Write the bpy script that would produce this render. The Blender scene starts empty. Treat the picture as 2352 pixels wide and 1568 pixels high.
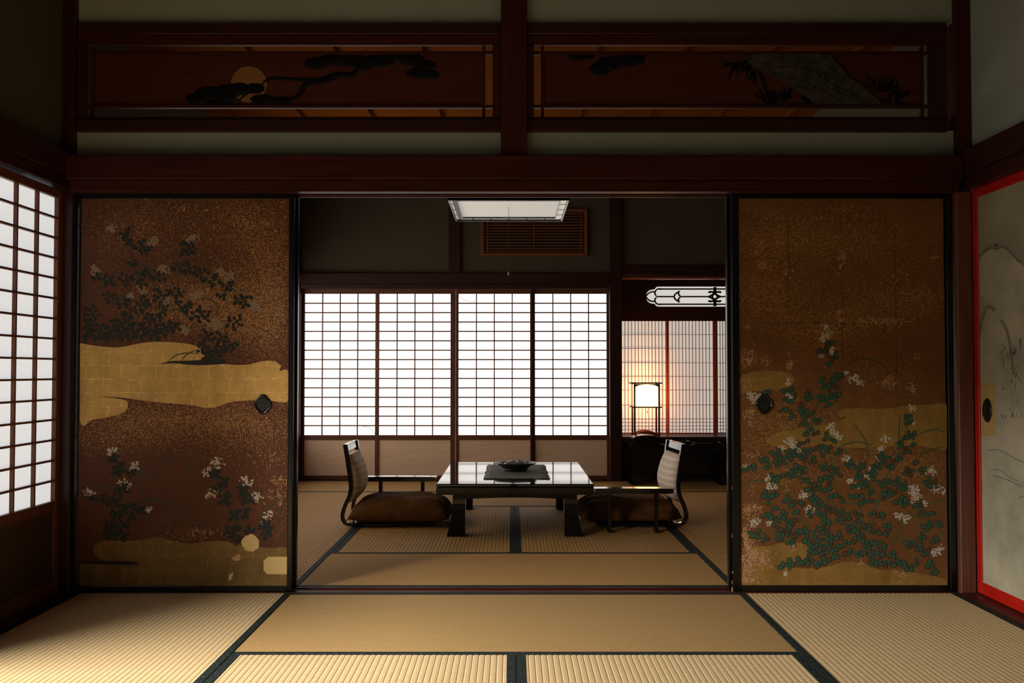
import bpy, bmesh, math, random
from mathutils import Vector, Matrix
random.seed(7)
SC = bpy.context.scene
COL = SC.collection
# ------------------------------------------------------------------ camera
F = 2287.0                     # focal length in pixels of the 2352 px wide frame
H = 0.975                      # eye height
TH = math.atan(67.0 / F)       # slight upward pitch
cam_d = bpy.data.cameras.new('camera')
cam_d.sensor_width = 36.0
cam_d.lens = 36.0 * F / 2352.0
cam_d.clip_start = 0.02
cam = bpy.data.objects.new('camera', cam_d)
cam.location = (0, 0, H)
cam.rotation_euler = (math.pi / 2 + TH, 0, 0)
COL.objects.link(cam)
SC.camera = cam
# ------------------------------------------------------------------ world, light, exposure
world = bpy.data.worlds.new('sky')
SC.world = world
world.use_nodes = True
bg = world.node_tree.nodes['Background']
bg.inputs[0].default_value = (0.93, 0.97, 1.0, 1)
bg.inputs[1].default_value = 0.35
def area(name, loc, rot, sx, sy, power, color):
    d = bpy.data.lights.new(name, 'AREA'); d.shape = 'RECTANGLE'; d.size = sx; d.size_y = sy
    d.energy = power; d.color = color
    o = bpy.data.objects.new(name, d); o.location = loc; o.rotation_euler = rot; COL.objects.link(o)
    return o
# daylight falling in through the open veranda side of the near room
area('veranda_daylight', (-5.6, 0.0, 3.75), (0, math.radians(-60), 0), 2.6, 5.6, 2050, (1.0, 0.95, 0.86))
SC.view_settings.view_transform = 'Standard'
SC.view_settings.look = 'None'
SC.view_settings.gamma = 1.0
SC.view_settings.use_curve_mapping = False
SC.view_settings.exposure = 0.0
E_BACK = 1.35      # daylight on the far shoji paper
E_LEFT = 0.66     # daylight on the left shoji paper
E_LAMP = 18.0
E_SIDE_FILL = 2.7      # glow of unseen side shoji added to light the far room      # paper of the standing lantern

# ------------------------------------------------------------------ pixel measuring helpers
CT, ST = math.cos(TH), math.sin(TH)
def ray(u, v):
    dx = (u - 1176.0) / F; dz = (784.0 - v) / F
    return dx, CT - ST * dz, ST + CT * dz
def at(u, v, Y):
    a, b, c = ray(u, v); t = Y / b
    return a * t, H + c * t
def X(u, Y, v=851): return at(u, v, Y)[0]
def Z(v, Y): return at(1176, v, Y)[1]
def fl(u, v, z=0.0):
    a, b, c = ray(u, v); t = (z - H) / c
    return a * t, b * t
def DY(v, z=0.0): return fl(1176, v, z)[1]
def atx(u, v, XX):
    a, b, c = ray(u, v); t = XX / a
    return b * t, H + c * t

# ------------------------------------------------------------------ materials
def new_mat(name):
    m = bpy.data.materials.new(name); m.use_nodes = True
    nt = m.node_tree; b = nt.nodes['Principled BSDF']
    return m, nt, b
def node(nt, typ, **kw):
    n = nt.nodes.new(typ)
    for k, v in kw.items():
        if k in n.inputs.keys() if hasattr(n.inputs, 'keys') else False: n.inputs[k].default_value = v
        else: setattr(n, k, v)
    return n
def coords(nt, scale=(1, 1, 1), loc=(0, 0, 0)):
    tc = nt.nodes.new('ShaderNodeTexCoord'); mp = nt.nodes.new('ShaderNodeMapping')
    mp.inputs['Scale'].default_value = scale; mp.inputs['Location'].default_value = loc
    nt.links.new(tc.outputs['Object'], mp.inputs['Vector'])
    return mp.outputs['Vector']
def noise(nt, vec, scale, detail=4, rough=0.55):
    n = nt.nodes.new('ShaderNodeTexNoise'); n.inputs['Scale'].default_value = scale
    n.inputs['Detail'].default_value = detail; n.inputs['Roughness'].default_value = rough
    nt.links.new(vec, n.inputs['Vector']); return n.outputs['Fac']
def ramp(nt, fac, stops):
    r = nt.nodes.new('ShaderNodeValToRGB'); nt.links.new(fac, r.inputs['Fac'])
    e = r.color_ramp.elements
    e[0].position, e[0].color = stops[0][0], (*stops[0][1], 1)
    e[1].position, e[1].color = stops[-1][0], (*stops[-1][1], 1)
    for p, c in stops[1:-1]:
        x = e.new(p); x.color = (*c, 1)
    return r.outputs['Color']
def mixc(nt, fac, a, b, mode='MIX'):
    m = nt.nodes.new('ShaderNodeMix'); m.data_type = 'RGBA'; m.blend_type = mode
    if isinstance(fac, (int, float)): m.inputs[0].default_value = fac
    else: nt.links.new(fac, m.inputs[0])
    for i, x in ((6, a), (7, b)):
        if isinstance(x, tuple): m.inputs[i].default_value = (*x, 1)
        else: nt.links.new(x, m.inputs[i])
    return m.outputs[2]
def math_n(nt, op, a, b=None):
    m = nt.nodes.new('ShaderNodeMath'); m.operation = op
    for i, x in enumerate((a, b)):
        if x is None: continue
        if isinstance(x, (int, float)): m.inputs[i].default_value = x
        else: nt.links.new(x, m.inputs[i])
    return m.outputs[0]
def bump(nt, b, fac, strength, dist=0.002):
    n = nt.nodes.new('ShaderNodeBump'); n.inputs['Strength'].default_value = strength
    n.inputs['Distance'].default_value = dist
    nt.links.new(fac, n.inputs['Height']); nt.links.new(n.outputs['Normal'], b.inputs['Normal'])
def mat(name, c1, c2=None, rough=0.5, scale=(20, 20, 20), nscale=1.0, bmp=0.0, spec=0.5, coat=0.0, metal=0.0, det=4, bd=0.002):
    m, nt, b = new_mat(name)
    b.inputs['Roughness'].default_value = rough
    b.inputs['Specular IOR Level'].default_value = spec
    b.inputs['Coat Weight'].default_value = coat; b.inputs['Coat Roughness'].default_value = 0.08
    b.inputs['Metallic'].default_value = metal
    if c2 is None: b.inputs['Base Color'].default_value = (*c1, 1); c2 = c1
    f = noise(nt, coords(nt, scale), nscale, det)
    nt.links.new(ramp(nt, f, [(0.3, c1), (0.7, c2)]), b.inputs['Base Color'])
    if bmp: bump(nt, b, f, bmp, bd)
    return m
def emit(name, color, strength, base=(0.8, 0.78, 0.72)):
    m, nt, b = new_mat(name)
    b.inputs['Base Color'].default_value = (*base, 1); b.inputs['Roughness'].default_value = 0.9
    b.inputs['Specular IOR Level'].default_value = 0.1
    f = noise(nt, coords(nt, (60, 60, 60)), 1.0, 5)
    nt.links.new(ramp(nt, f, [(0.25, tuple(x * 0.95 for x in color)), (0.75, color)]), b.inputs['Emission Color'])
    b.inputs['Emission Strength'].default_value = strength
    return m
M = {}
def wood(key, c1, c2, rough=0.38, coat=0.0, spec=0.5, g=3.0):
    for ax, s in (('x', (g, 60, 60)), ('y', (60, g, 60)), ('z', (60, 60, g))):
        M[key + '_' + ax] = mat(key + '_' + ax, c1, c2, rough, s, 1.0, 0.12, spec, coat, det=6, bd=0.0012)
wood('dark', (0.020, 0.0048, 0.0032), (0.042, 0.0105, 0.0062), 0.42, 0.0, 0.3)
wood('red', (0.034, 0.0070, 0.0036), (0.060, 0.0130, 0.0066), 0.45, 0.0, 0.16)
wood('shoin', (0.20, 0.03, 0.012), (0.30, 0.05, 0.02), 0.35, 0.1)
wood('lantern', (0.030, 0.006, 0.004), (0.055, 0.011, 0.007), 0.3, 0.1)
wood('ceil', (0.13, 0.037, 0.006), (0.19, 0.058, 0.010), 0.7, 0.0, 0.0)
wood('frame', (0.095, 0.030, 0.013), (0.14, 0.047, 0.020), 0.45, 0.0, 0.3)
wood('post', (0.10, 0.036, 0.024), (0.16, 0.06, 0.04), 0.40, 0.0, 0.4)
wood('board', (0.050, 0.0105, 0.0042), (0.078, 0.0175, 0.0064), 0.6, 0.0, 0.2)
wood('grille', (0.15, 0.046, 0.014), (0.21, 0.065, 0.02), 0.55, 0.0, 0.15)
M['lacquer'] = mat('black_lacquer', (0.0035, 0.0034, 0.004), (0.006, 0.0055, 0.006), 0.16, (8, 8, 8), 1, 0.0, 0.5, 0.3)
M['table'] = mat('table_lacquer', (0.006, 0.0035, 0.003), (0.010, 0.006, 0.005), 0.05, (8, 8, 8), 1, 0.0, 0.45, 0.0)
M['table_body'] = mat('table_body_lacquer', (0.004, 0.003, 0.0028), (0.007, 0.005, 0.0045), 0.10, (8, 8, 8), 1, 0.0, 0.28)
M['fframe'] = mat('fusuma_lacquer', (0.0022, 0.0021, 0.0024), (0.004, 0.0038, 0.004), 0.22, (8, 8, 8), 1, 0.0, 0.4)
M['vermil'] = mat('vermilion_lacquer', (0.42, 0.010, 0.005), (0.52, 0.016, 0.007), 0.3, (6, 6, 6), 1, 0, 0.4)
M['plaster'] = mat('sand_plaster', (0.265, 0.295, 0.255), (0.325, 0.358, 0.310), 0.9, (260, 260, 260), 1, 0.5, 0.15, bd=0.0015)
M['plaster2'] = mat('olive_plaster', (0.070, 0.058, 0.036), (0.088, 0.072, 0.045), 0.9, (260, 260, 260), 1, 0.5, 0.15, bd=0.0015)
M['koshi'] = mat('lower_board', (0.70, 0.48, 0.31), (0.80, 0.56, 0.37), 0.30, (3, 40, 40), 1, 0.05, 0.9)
M['koshi_dark'] = mat('lower_board_shaded', (0.045, 0.023, 0.011), (0.060, 0.031, 0.014), 0.5, (3, 40, 40), 1, 0.1, 0.3)  # darker copy of the lower board, left wall's shade in its colour
M['paper_back'] = emit('backlit_paper', (1.0, 0.955, 0.895), E_BACK)
M['paper_left'] = emit('backlit_paper_cool', (0.96, 0.985, 1.0), E_LEFT)
M['paper_shoin'] = emit('backlit_paper_dim', (1.0, 0.94, 0.82), 0.5, (0.75, 0.70, 0.60))
M['paper_ranma'] = emit('backlit_paper_small', (1.0, 0.97, 0.90), 0.62)
M['lantern'] = emit('lantern_paper', (1.0, 0.52, 0.17), E_LAMP)
M['paper_side'] = emit('side_fill_paper', (1.0, 0.96, 0.90), E_SIDE_FILL)  # glowing paper of unseen screens, added to brighten the far room
M['lamp_white'] = emit('lamp_diffuser', (1.0, 0.95, 0.85), 0.38, (0.7, 0.68, 0.62))
M['lamp_paper'] = emit('lamp_side_paper', (1.0, 0.95, 0.84), 0.46, (0.7, 0.66, 0.58))
M['cushion'] = mat('brown_velvet', (0.075, 0.030, 0.007), (0.125, 0.050, 0.011), 0.9, (25, 25, 25), 1, 0.25, 0.1, bd=0.004)
M['runner'] = mat('green_grey_cloth', (0.11, 0.112, 0.09), (0.20, 0.20, 0.165), 0.85, (18, 260, 30), 1, 0.4, 0.2)
M['bowl'] = mat('dark_bowl', (0.008, 0.0075, 0.007), (0.014, 0.012, 0.011), 0.35, (30, 30, 30), 1, 0.1)
M['wrap'] = mat('foil_wrap', (0.10, 0.10, 0.10), (0.5, 0.5, 0.5), 0.15, (70, 40, 70), 1, 0.6, 0.8, bd=0.006)
M['metal'] = mat('dark_metal', (0.018, 0.017, 0.017), (0.035, 0.032, 0.03), 0.32, (40, 40, 40), 1, 0.15, 0.6, metal=0.6)
M['patch'] = mat('patch_paper', (0.60, 0.40, 0.16), (0.72, 0.50, 0.22), 0.85, (90, 90, 90), 1, 0.5, 0.2)
M['patch2'] = mat('tan_patch_paper', (0.42, 0.29, 0.10), (0.48, 0.34, 0.13), 0.85, (60, 60, 60), 1, 0.2, 0.2)
M['cord'] = mat('cord', (0.03, 0.02, 0.015), None, 0.7)
M['white_plastic'] = mat('pale_toggle', (0.45, 0.30, 0.18), None, 0.5)
M['ink'] = mat('ink_wash', (0.10, 0.095, 0.075), (0.20, 0.19, 0.15), 0.9, (30, 30, 30), 1)
M['carve'] = mat('carved_dark', (0.003, 0.003, 0.0028), (0.006, 0.0058, 0.005), 0.6, (60, 60, 60), 1, 0.8, 0.12, bd=0.006)
M['rock'] = mat('carved_rock', (0.026, 0.022, 0.020), (0.070, 0.060, 0.054), 0.7, (26, 26, 26), 1, 1.0, 0.15, bd=0.012)
M['moon'] = mat('moon_wood', (0.20, 0.088, 0.025), (0.25, 0.11, 0.034), 0.5, (4, 50, 50), 1, 0.05)
M['plain_ceiling'] = mat('plain_ceiling', (0.10, 0.05, 0.03), (0.13, 0.07, 0.04), 0.7, (4, 40, 40))

def tatami_mat_material(name, along, k=(1, 1, 1)):
    m, nt, b = new_mat(name)
    b.inputs['Roughness'].default_value = 0.7; b.inputs['Specular IOR Level'].default_value = 0.2
    s = (900, 26, 1) if along == 'y' else (26, 900, 1)      # fine threads along the mat
    t = (30, 420, 1) if along == 'y' else (420, 30, 1)      # rush stalks across the ridges
    f1 = noise(nt, coords(nt, t), 1.0, 3); f2 = noise(nt, coords(nt, (3, 3, 3)), 1.0, 3)
    c = ramp(nt, f1, [(0.25, (0.40, 0.26, 0.10)), (0.55, (0.55, 0.385, 0.165)), (0.8, (0.66, 0.48, 0.225))])
    c = mixc(nt, math_n(nt, 'MULTIPLY', f2, 0.55), c, (0.50, 0.33, 0.14))
    c = mixc(nt, 1.0, c, tuple(k), 'MULTIPLY')
    nt.links.new(c, b.inputs['Base Color'])
    bump(nt, b, f1, 0.25, 0.0008)
    return m
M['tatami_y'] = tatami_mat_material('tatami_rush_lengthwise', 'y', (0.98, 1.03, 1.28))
M['tatami_x'] = tatami_mat_material('tatami_rush_darker_sheen_crosswise', 'x', (0.60, 0.54, 0.50))  # darkened in colour for the different sheen of the crosswise weave
M['tatami_old_x'] = tatami_mat_material('tatami_rush_aged_crosswise', 'x', (0.66, 0.54, 0.42))
M['tatami_old_y'] = tatami_mat_material('tatami_rush_aged_lengthwise', 'y', (0.66, 0.53, 0.39))
def border_material():
    m, nt, b = new_mat('heri_cloth')
    b.inputs['Roughness'].default_value = 0.8; b.inputs['Specular IOR Level'].default_value = 0.2
    v = nt.nodes.new('ShaderNodeTexVoronoi'); v.inputs['Scale'].default_value = 120
    nt.links.new(coords(nt), v.inputs['Vector'])
    w = noise(nt, coords(nt, (300, 300, 300)), 1.0, 2)
    c = ramp(nt, v.outputs['Distance'], [(0.16, (0.085, 0.13, 0.105)), (0.27, (0.008, 0.013, 0.012)), (1.0, (0.005, 0.009, 0.008))])
    c = mixc(nt, math_n(nt, 'MULTIPLY', w, 0.6), c, (0.010, 0.016, 0.014))
    nt.links.new(c, b.inputs['Base Color'])
    bump(nt, b, w, 0.3, 0.001)
    return m
M['heri'] = border_material()
def painting_ground(name, base1, base2, fleck, attr='fleck'):
    m, nt, b = new_mat(name)
    b.inputs['Roughness'].default_value = 0.62; b.inputs['Specular IOR Level'].default_value = 0.25
    f = noise(nt, coords(nt, (7, 7, 7)), 1.0, 6, 0.65)
    f2 = noise(nt, coords(nt, (40, 40, 40)), 1.0, 5, 0.7)
    c = ramp(nt, f, [(0.3, base1), (0.7, base2)])
    c = mixc(nt, math_n(nt, 'MULTIPLY', f2, 0.35), c, tuple(x * 0.55 for x in base1))
    v = nt.nodes.new('ShaderNodeTexVoronoi'); v.inputs['Scale'].default_value = 330
    nt.links.new(coords(nt), v.inputs['Vector'])
    sep = nt.nodes.new('ShaderNodeSeparateColor'); nt.links.new(v.outputs['Color'], sep.inputs[0])
    a = nt.nodes.new('ShaderNodeAttribute'); a.attribute_name = attr
    dens = math_n(nt, 'MULTIPLY', math_n(nt, 'MULTIPLY', math_n(nt, 'POWER', a.outputs['Fac'], 1.5), 1.15), math_n(nt, 'ADD', math_n(nt, 'MULTIPLY', f2, 0.9), 0.25))
    on = math_n(nt, 'LESS_THAN', sep.outputs[0], dens)
    near = math_n(nt, 'LESS_THAN', v.outputs['Distance'], 0.55)
    on = math_n(nt, 'MULTIPLY', on, near)
    c = mixc(nt, on, c, fleck)
    nt.links.new(c, b.inputs['Base Color'])
    bump(nt, b, f2, 0.15, 0.001)
    return m
M['ground_l'] = painting_ground('painting_ground_russet', (0.085, 0.026, 0.009), (0.125, 0.040, 0.013), (0.46, 0.25, 0.085))
M['ground_r'] = painting_ground('painting_ground_umber', (0.150, 0.060, 0.018), (0.220, 0.092, 0.027), (0.50, 0.30, 0.085))
def gold_material(name, c1, c2, crack, amt):
    m, nt, b = new_mat(name)
    b.inputs['Roughness'].default_value = 0.5; b.inputs['Specular IOR Level'].default_value = 0.4
    b.inputs['Metallic'].default_value = 0.15
    f = noise(nt, coords(nt, (14, 14, 14)), 1.0, 6, 0.7)
    c = ramp(nt, f, [(0.3, c1), (0.7, c2)])
    br = nt.nodes.new('ShaderNodeTexBrick'); br.offset = 0.31; br.squash = 0.72; br.squash_frequency = 3
    for k, vv in (('Scale', 1.0), ('Mortar Size', 0.0016), ('Mortar Smooth', 0.9), ('Brick Width', 0.078), ('Row Height', 0.060)):
        br.inputs[k].default_value = vv
    tc = nt.nodes.new('ShaderNodeTexCoord'); sx = nt.nodes.new('ShaderNodeSeparateXYZ'); cx = nt.nodes.new('ShaderNodeCombineXYZ')
    nt.links.new(tc.outputs['Object'], sx.inputs[0])
    wob = noise(nt, coords(nt, (16, 16, 16)), 1.0, 5, 0.75)
    nt.links.new(math_n(nt, 'ADD', sx.outputs['X'], math_n(nt, 'MULTIPLY', wob, 0.045)), cx.inputs['X'])
    nt.links.new(math_n(nt, 'ADD', sx.outputs['Z'], math_n(nt, 'MULTIPLY', wob, 0.045)), cx.inputs['Y'])
    nt.links.new(cx.outputs[0], br.inputs['Vector'])
    k = math_n(nt, 'MULTIPLY', br.outputs['Fac'], ramp(nt, noise(nt, coords(nt, (22, 22, 22)), 1.0, 3), [(0.42, (0.02, 0.02, 0.02)), (0.68, (amt, amt, amt))]))
    c = mixc(nt, k, c, crack)
    sp = noise(nt, coords(nt, (120, 120, 120)), 1.0, 4, 0.7)
    c = mixc(nt, ramp(nt, sp, [(0.58, (0, 0, 0)), (0.72, (0.8, 0.8, 0.8))]), c, tuple(x * 0.35 for x in c1))
    big = noise(nt, coords(nt, (9, 9, 5)), 1.0, 5, 0.7)
    c = mixc(nt, ramp(nt, big, [(0.45, (0, 0, 0)), (0.75, (0.75, 0.75, 0.75))]), c, tuple(x * 0.55 for x in c1))
    scr = noise(nt, coords(nt, (220, 60, 26)), 1.0, 4, 0.8)
    c = mixc(nt, ramp(nt, scr, [(0.60, (0, 0, 0)), (0.70, (0.6, 0.6, 0.6))]), c, tuple(x * 0.45 for x in c1))
    nt.links.new(c, b.inputs['Base Color'])
    return m
M['gold_l'] = gold_material('gold_leaf', (0.50, 0.285, 0.066), (0.64, 0.385, 0.10), (0.92, 0.66, 0.24), 1.8)
M['gold_r'] = gold_material('dull_gold_leaf', (0.27, 0.15, 0.032), (0.34, 0.19, 0.042), (0.52, 0.33, 0.10), 1.2)
M['gold_dull'] = gold_material('dull_shaded_gold_leaf', (0.17, 0.095, 0.020), (0.24, 0.135, 0.030), (0.44, 0.27, 0.075), 1.3)  # dull gold, darkened for the weaker light low on the left door
M['leaf_line'] = mat('painted_outline', (0.018, 0.012, 0.008), None, 0.8)
M['leaf_green'] = mat('painted_green', (0.018, 0.062, 0.033), (0.034, 0.108, 0.056), 0.8, (120, 120, 120))
M['leaf_olive'] = mat('painted_olive', (0.05, 0.036, 0.012), (0.08, 0.056, 0.018), 0.8, (120, 120, 120))
M['leaf_dark'] = mat('painted_black_green', (0.006, 0.010, 0.006), (0.011, 0.016, 0.009), 0.8, (90, 90, 90))
M['bloom'] = mat('painted_white', (0.42, 0.36, 0.27), (0.56, 0.50, 0.40), 0.85, (200, 200, 200))
M['bloom_faint'] = mat('painted_faded_white', (0.20, 0.13, 0.075), (0.28, 0.20, 0.13), 0.85, (200, 200, 200))
M['stem'] = mat('painted_stem', (0.030, 0.045, 0.020), (0.05, 0.06, 0.03), 0.8)
M['stem_green'] = mat('painted_green_stem', (0.03, 0.075, 0.035), (0.05, 0.10, 0.045), 0.8)
M['ground_seam'] = mat('canvas_seam', (0.07, 0.026, 0.010), (0.10, 0.04, 0.014), 0.8, (60, 60, 60))
M['flake'] = mat('flaked_ground', (0.36, 0.16, 0.065), (0.56, 0.33, 0.17), 0.9, (60, 60, 60))
def silk_material():
    m, nt, b = new_mat('painted_silk')
    b.inputs['Roughness'].default_value = 0.75; b.inputs['Specular IOR Level'].default_value = 0.25
    f = noise(nt, coords(nt, (2, 2.5, 3.5)), 1.0, 6, 0.6)
    f2 = noise(nt, coords(nt, (60, 9, 14)), 1.0, 4, 0.6)
    c = ramp(nt, f, [(0.25, (0.22, 0.205, 0.15)), (0.5, (0.31, 0.28, 0.19)), (0.75, (0.39, 0.34, 0.22))])
    c = mixc(nt, math_n(nt, 'MULTIPLY', f2, 0.4), c, (0.27, 0.21, 0.11))
    nt.links.new(c, b.inputs['Base Color'])
    return m
M['silk'] = silk_material()
for i_, k_ in enumerate((0.86, 0.72, 0.58)):
    M['wash%d' % i_] = mat('ink_halo_%d' % i_, (0.25 * k_, 0.23 * k_, 0.17 * k_), (0.34 * k_, 0.30 * k_, 0.21 * k_), 0.85, (6, 6, 8))
M['silk_pale'] = mat('pale_wash', (0.27, 0.25, 0.18), (0.50, 0.45, 0.32), 0.8, (3, 3.5, 5), 1, det=8)
def stripe_material():
    m, nt, b = new_mat('striped_beige_fabric')
    b.inputs['Roughness'].default_value = 0.75
    w = nt.nodes.new('ShaderNodeTexWave'); w.wave_type = 'BANDS'; w.bands_direction = 'Z'
    w.inputs['Scale'].default_value = 8; w.inputs['Distortion'].default_value = 1.2; w.inputs['Detail'].default_value = 2
    nt.links.new(coords(nt), w.inputs['Vector'])
    nt.links.new(ramp(nt, w.outputs['Fac'], [(0.2, (0.56, 0.43, 0.32)), (0.75, (0.61, 0.48, 0.36)), (0.95, (0.72, 0.59, 0.46))]), b.inputs['Base Color'])
    bump(nt, b, noise(nt, coords(nt, (300, 300, 300)), 1, 2), 0.2, 0.001)
    return m
M['stripe'] = stripe_material()

# ------------------------------------------------------------------ mesh helpers
ORG = {}
def root_origin(o):
    while o is not None:
        if o.name in ORG: return ORG[o.name]
        o = o.parent
    return Vector((0, 0, 0))
def obj(name, bm, material, parent=None, smooth=False, bevel=0.0, label=None):
    if bevel:
        bmesh.ops.bevel(bm, geom=[e for e in bm.edges], offset=bevel, segments=1, affect='EDGES', clamp_overlap=True)
    off = root_origin(parent)
    if parent is not None and off.length: bmesh.ops.translate(bm, verts=bm.verts, vec=-off)
    me = bpy.data.meshes.new(name); bm.to_mesh(me); bm.free()
    for m in (material if isinstance(material, (list, tuple)) else [material]):
        me.materials.append(M[m] if isinstance(m, str) else m)
    if smooth:
        for p in me.polygons: p.use_smooth = True
    o = bpy.data.objects.new(name, me); COL.objects.link(o)
    if parent is not None: o.parent = parent
    if label: o['label'] = label
    return o
def thing(name, label, cat, loc=(0, 0, 0), group=None, kind=None):
    o = bpy.data.objects.new(name, None); COL.objects.link(o)
    o.empty_display_size = 0.1; o.location = loc; ORG[o.name] = Vector(loc)
    o['label'] = label
    if cat: o['category'] = cat
    if group: o['group'] = group
    if kind: o['kind'] = kind
    return o
def struct(name, label, bm, material, bevel=0.0):
    o = obj(name, bm, material, None, bevel=bevel); o['kind'] = 'structure'; o['label'] = label; return o
def box(x0, x1, y0, y1, z0, z1, bm=None):
    bm = bm or bmesh.new()
    vs = [bm.verts.new((x, y, z)) for x in (x0, x1) for y in (y0, y1) for z in (z0, z1)]
    for f in ((0, 1, 3, 2), (4, 6, 7, 5), (0, 4, 5, 1), (2, 3, 7, 6), (0, 2, 6, 4), (1, 5, 7, 3)):
        bm.faces.new([vs[i] for i in f])
    return bm
def part(name, dims, material, parent, bevel=0.0, label=None):
    return obj(name, box(*dims), material, parent, bevel=bevel, label=label)
def dupe(o, dx=0, dy=0, dz=0):
    c = o.copy(); COL.objects.link(c); c.parent = o.parent
    c.location = o.location + Vector((dx, dy, dz)); return c
def copy_tree(o, parent=None):
    c = o.copy(); COL.objects.link(c); c.parent = parent
    for ch in list(o.children): copy_tree(ch, c)
    return c
def prism(pts, axis, a, b, bm=None):
    """extrude a 2D outline: axis 'y' -> pts are (x,z), 'x' -> (y,z), 'z' -> (x,y)"""
    bm = bm or bmesh.new()
    def P(p, t): return {'y': (p[0], t, p[1]), 'x': (t, p[0], p[1]), 'z': (p[0], p[1], t)}[axis]
    A = [bm.verts.new(P(p, a)) for p in pts]; B = [bm.verts.new(P(p, b)) for p in pts]
    n = len(pts)
    bm.faces.new(A); bm.faces.new(B[::-1])
    for i in range(n): bm.faces.new((A[i], B[i], B[(i + 1) % n], A[(i + 1) % n]))
    bmesh.ops.recalc_face_normals(bm, faces=bm.faces[:])
    return bm
def smooth_line(pts, sub=6):
    out = []
    n = len(pts)
    for i in range(n - 1):
        p0 = pts[max(i - 1, 0)]; p1 = pts[i]; p2 = pts[i + 1]; p3 = pts[min(i + 2, n - 1)]
        for k in range(sub):
            t = k / sub
            out.append(tuple(0.5 * ((2 * b) + (-a + c) * t + (2 * a - 5 * b + 4 * c - d) * t * t + (-a + 3 * b - 3 * c + d) * t ** 3)
                             for a, b, c, d in zip(p0, p1, p2, p3)))
    out.append(tuple(pts[-1])); return out
def ribbon(pts, w):
    """2D outline of a polyline with half width w (number or function of t)"""
    L, R = [], []
    n = len(pts)
    for i, p in enumerate(pts):
        a = pts[max(i - 1, 0)]; b = pts[min(i + 1, n - 1)]
        dx, dy = b[0] - a[0], b[1] - a[1]; l = math.hypot(dx, dy) or 1
        ww = w(i / (n - 1)) if callable(w) else w
        L.append((p[0] - dy / l * ww, p[1] + dx / l * ww)); R.append((p[0] + dy / l * ww, p[1] - dx / l * ww))
    return L + R[::-1]
def strip_faces(bm, pts, w, put):
    """flat ribbon of quads in a plane, put(p) -> 3D"""
    n = len(pts); prev = None
    for i, p in enumerate(pts):
        a = pts[max(i - 1, 0)]; b = pts[min(i + 1, n - 1)]
        dx, dy = b[0] - a[0], b[1] - a[1]; l = math.hypot(dx, dy) or 1
        ww = w(i / (n - 1)) if callable(w) else w
        q = (bm.verts.new(put((p[0] - dy / l * ww, p[1] + dx / l * ww))), bm.verts.new(put((p[0] + dy / l * ww, p[1] - dx / l * ww))))
        if prev: bm.faces.new((prev[0], prev[1], q[1], q[0]))
        prev = q
def tube(pts, r, bm=None, seg=8, cap=True):
    bm = bm or bmesh.new(); rings = []
    n = len(pts)
    for i, p in enumerate(pts):
        p = Vector(p); d = (Vector(pts[min(i + 1, n - 1)]) - Vector(pts[max(i - 1, 0)])).normalized()
        up = Vector((0, 0, 1)) if abs(d.z) < 0.9 else Vector((1, 0, 0))
        s = d.cross(up).normalized(); t = s.cross(d)
        rr = r(i / (n - 1)) if callable(r) else r
        rings.append([bm.verts.new(p + s * rr * math.cos(2 * math.pi * k / seg) + t * rr * math.sin(2 * math.pi * k / seg)) for k in range(seg)])
    for a, b in zip(rings, rings[1:]):
        for k in range(seg): bm.faces.new((a[k], a[(k + 1) % seg], b[(k + 1) % seg], b[k]))
    if cap: bm.faces.new(rings[0][::-1]); bm.faces.new(rings[-1])
    bmesh.ops.recalc_face_normals(bm, faces=bm.faces[:])
    return bm
def lathe(profile, cx, cy, cz, seg=32, bm=None):
    bm = bm or bmesh.new(); rings = []
    for r, z in profile:
        if r < 1e-6: rings.append([bm.verts.new((cx, cy, cz + z))] * seg)
        else: rings.append([bm.verts.new((cx + r * math.cos(2 * math.pi * k / seg), cy + r * math.sin(2 * math.pi * k / seg), cz + z)) for k in range(seg)])
    for a, b in zip(rings, rings[1:]):
        for k in range(seg):
            q = []
            for v in (a[k], a[(k + 1) % seg], b[(k + 1) % seg], b[k]):
                if v not in q: q.append(v)
            if len(q) > 2: bm.faces.new(q)
    bmesh.ops.recalc_face_normals(bm, faces=bm.faces[:])
    return bm

# ------------------------------------------------------------------ planes of the place
YF = 4.42                       # face of the painted sliding doors
YB = 8.86                       # face of the far wall
XL, XR = -1.92, 1.955           # tatami edge against left and right walls
CEIL = 2.64

# ---- floor, walls, ceilings
struct('floor', 'bare boards under the tatami mats of both rooms', box(-2.3, 2.3, -1.3, 9.6, -0.14, -0.045), 'dark_x')
c = thing('ceiling', 'boarded ceiling of the far room with thin battens', None, (0, 6.7, CEIL), kind='structure')
part('ceiling_backing', (-2.1, 2.1, 4.55, 9.4, CEIL + 0.02, CEIL + 0.06), 'dark_x', c)
y = 4.55; k = 0
while y < 9.3:
    part('plank', (-2.05, 2.05, y, y + 0.452, CEIL, CEIL + 0.014 + 0.005 * (k % 2)), 'ceil_x', c); y += 0.455; k += 1
b0 = None
for k in range(-4, 5):
    if b0 is None: b0 = part('batten', (-0.014, 0.014, 4.56, 9.2, CEIL - 0.028, CEIL), 'ceil_y', c, 0.002); b0.location.x += -0.02 - 4 * 0.45
    else: dupe(b0, dx=(k + 4) * 0.45)
struct('ceiling_near', 'dark ceiling over the near room', box(-2.3, 2.3, -1.3, 4.42, CEIL + 0.05, CEIL + 0.1), 'plain_ceiling')
struct('wall_rear', 'plaster wall at the rear of the near room', box(-2.2, 2.2, -1.3, -1.2, -0.045, CEIL + 0.05), 'plaster')

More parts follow.
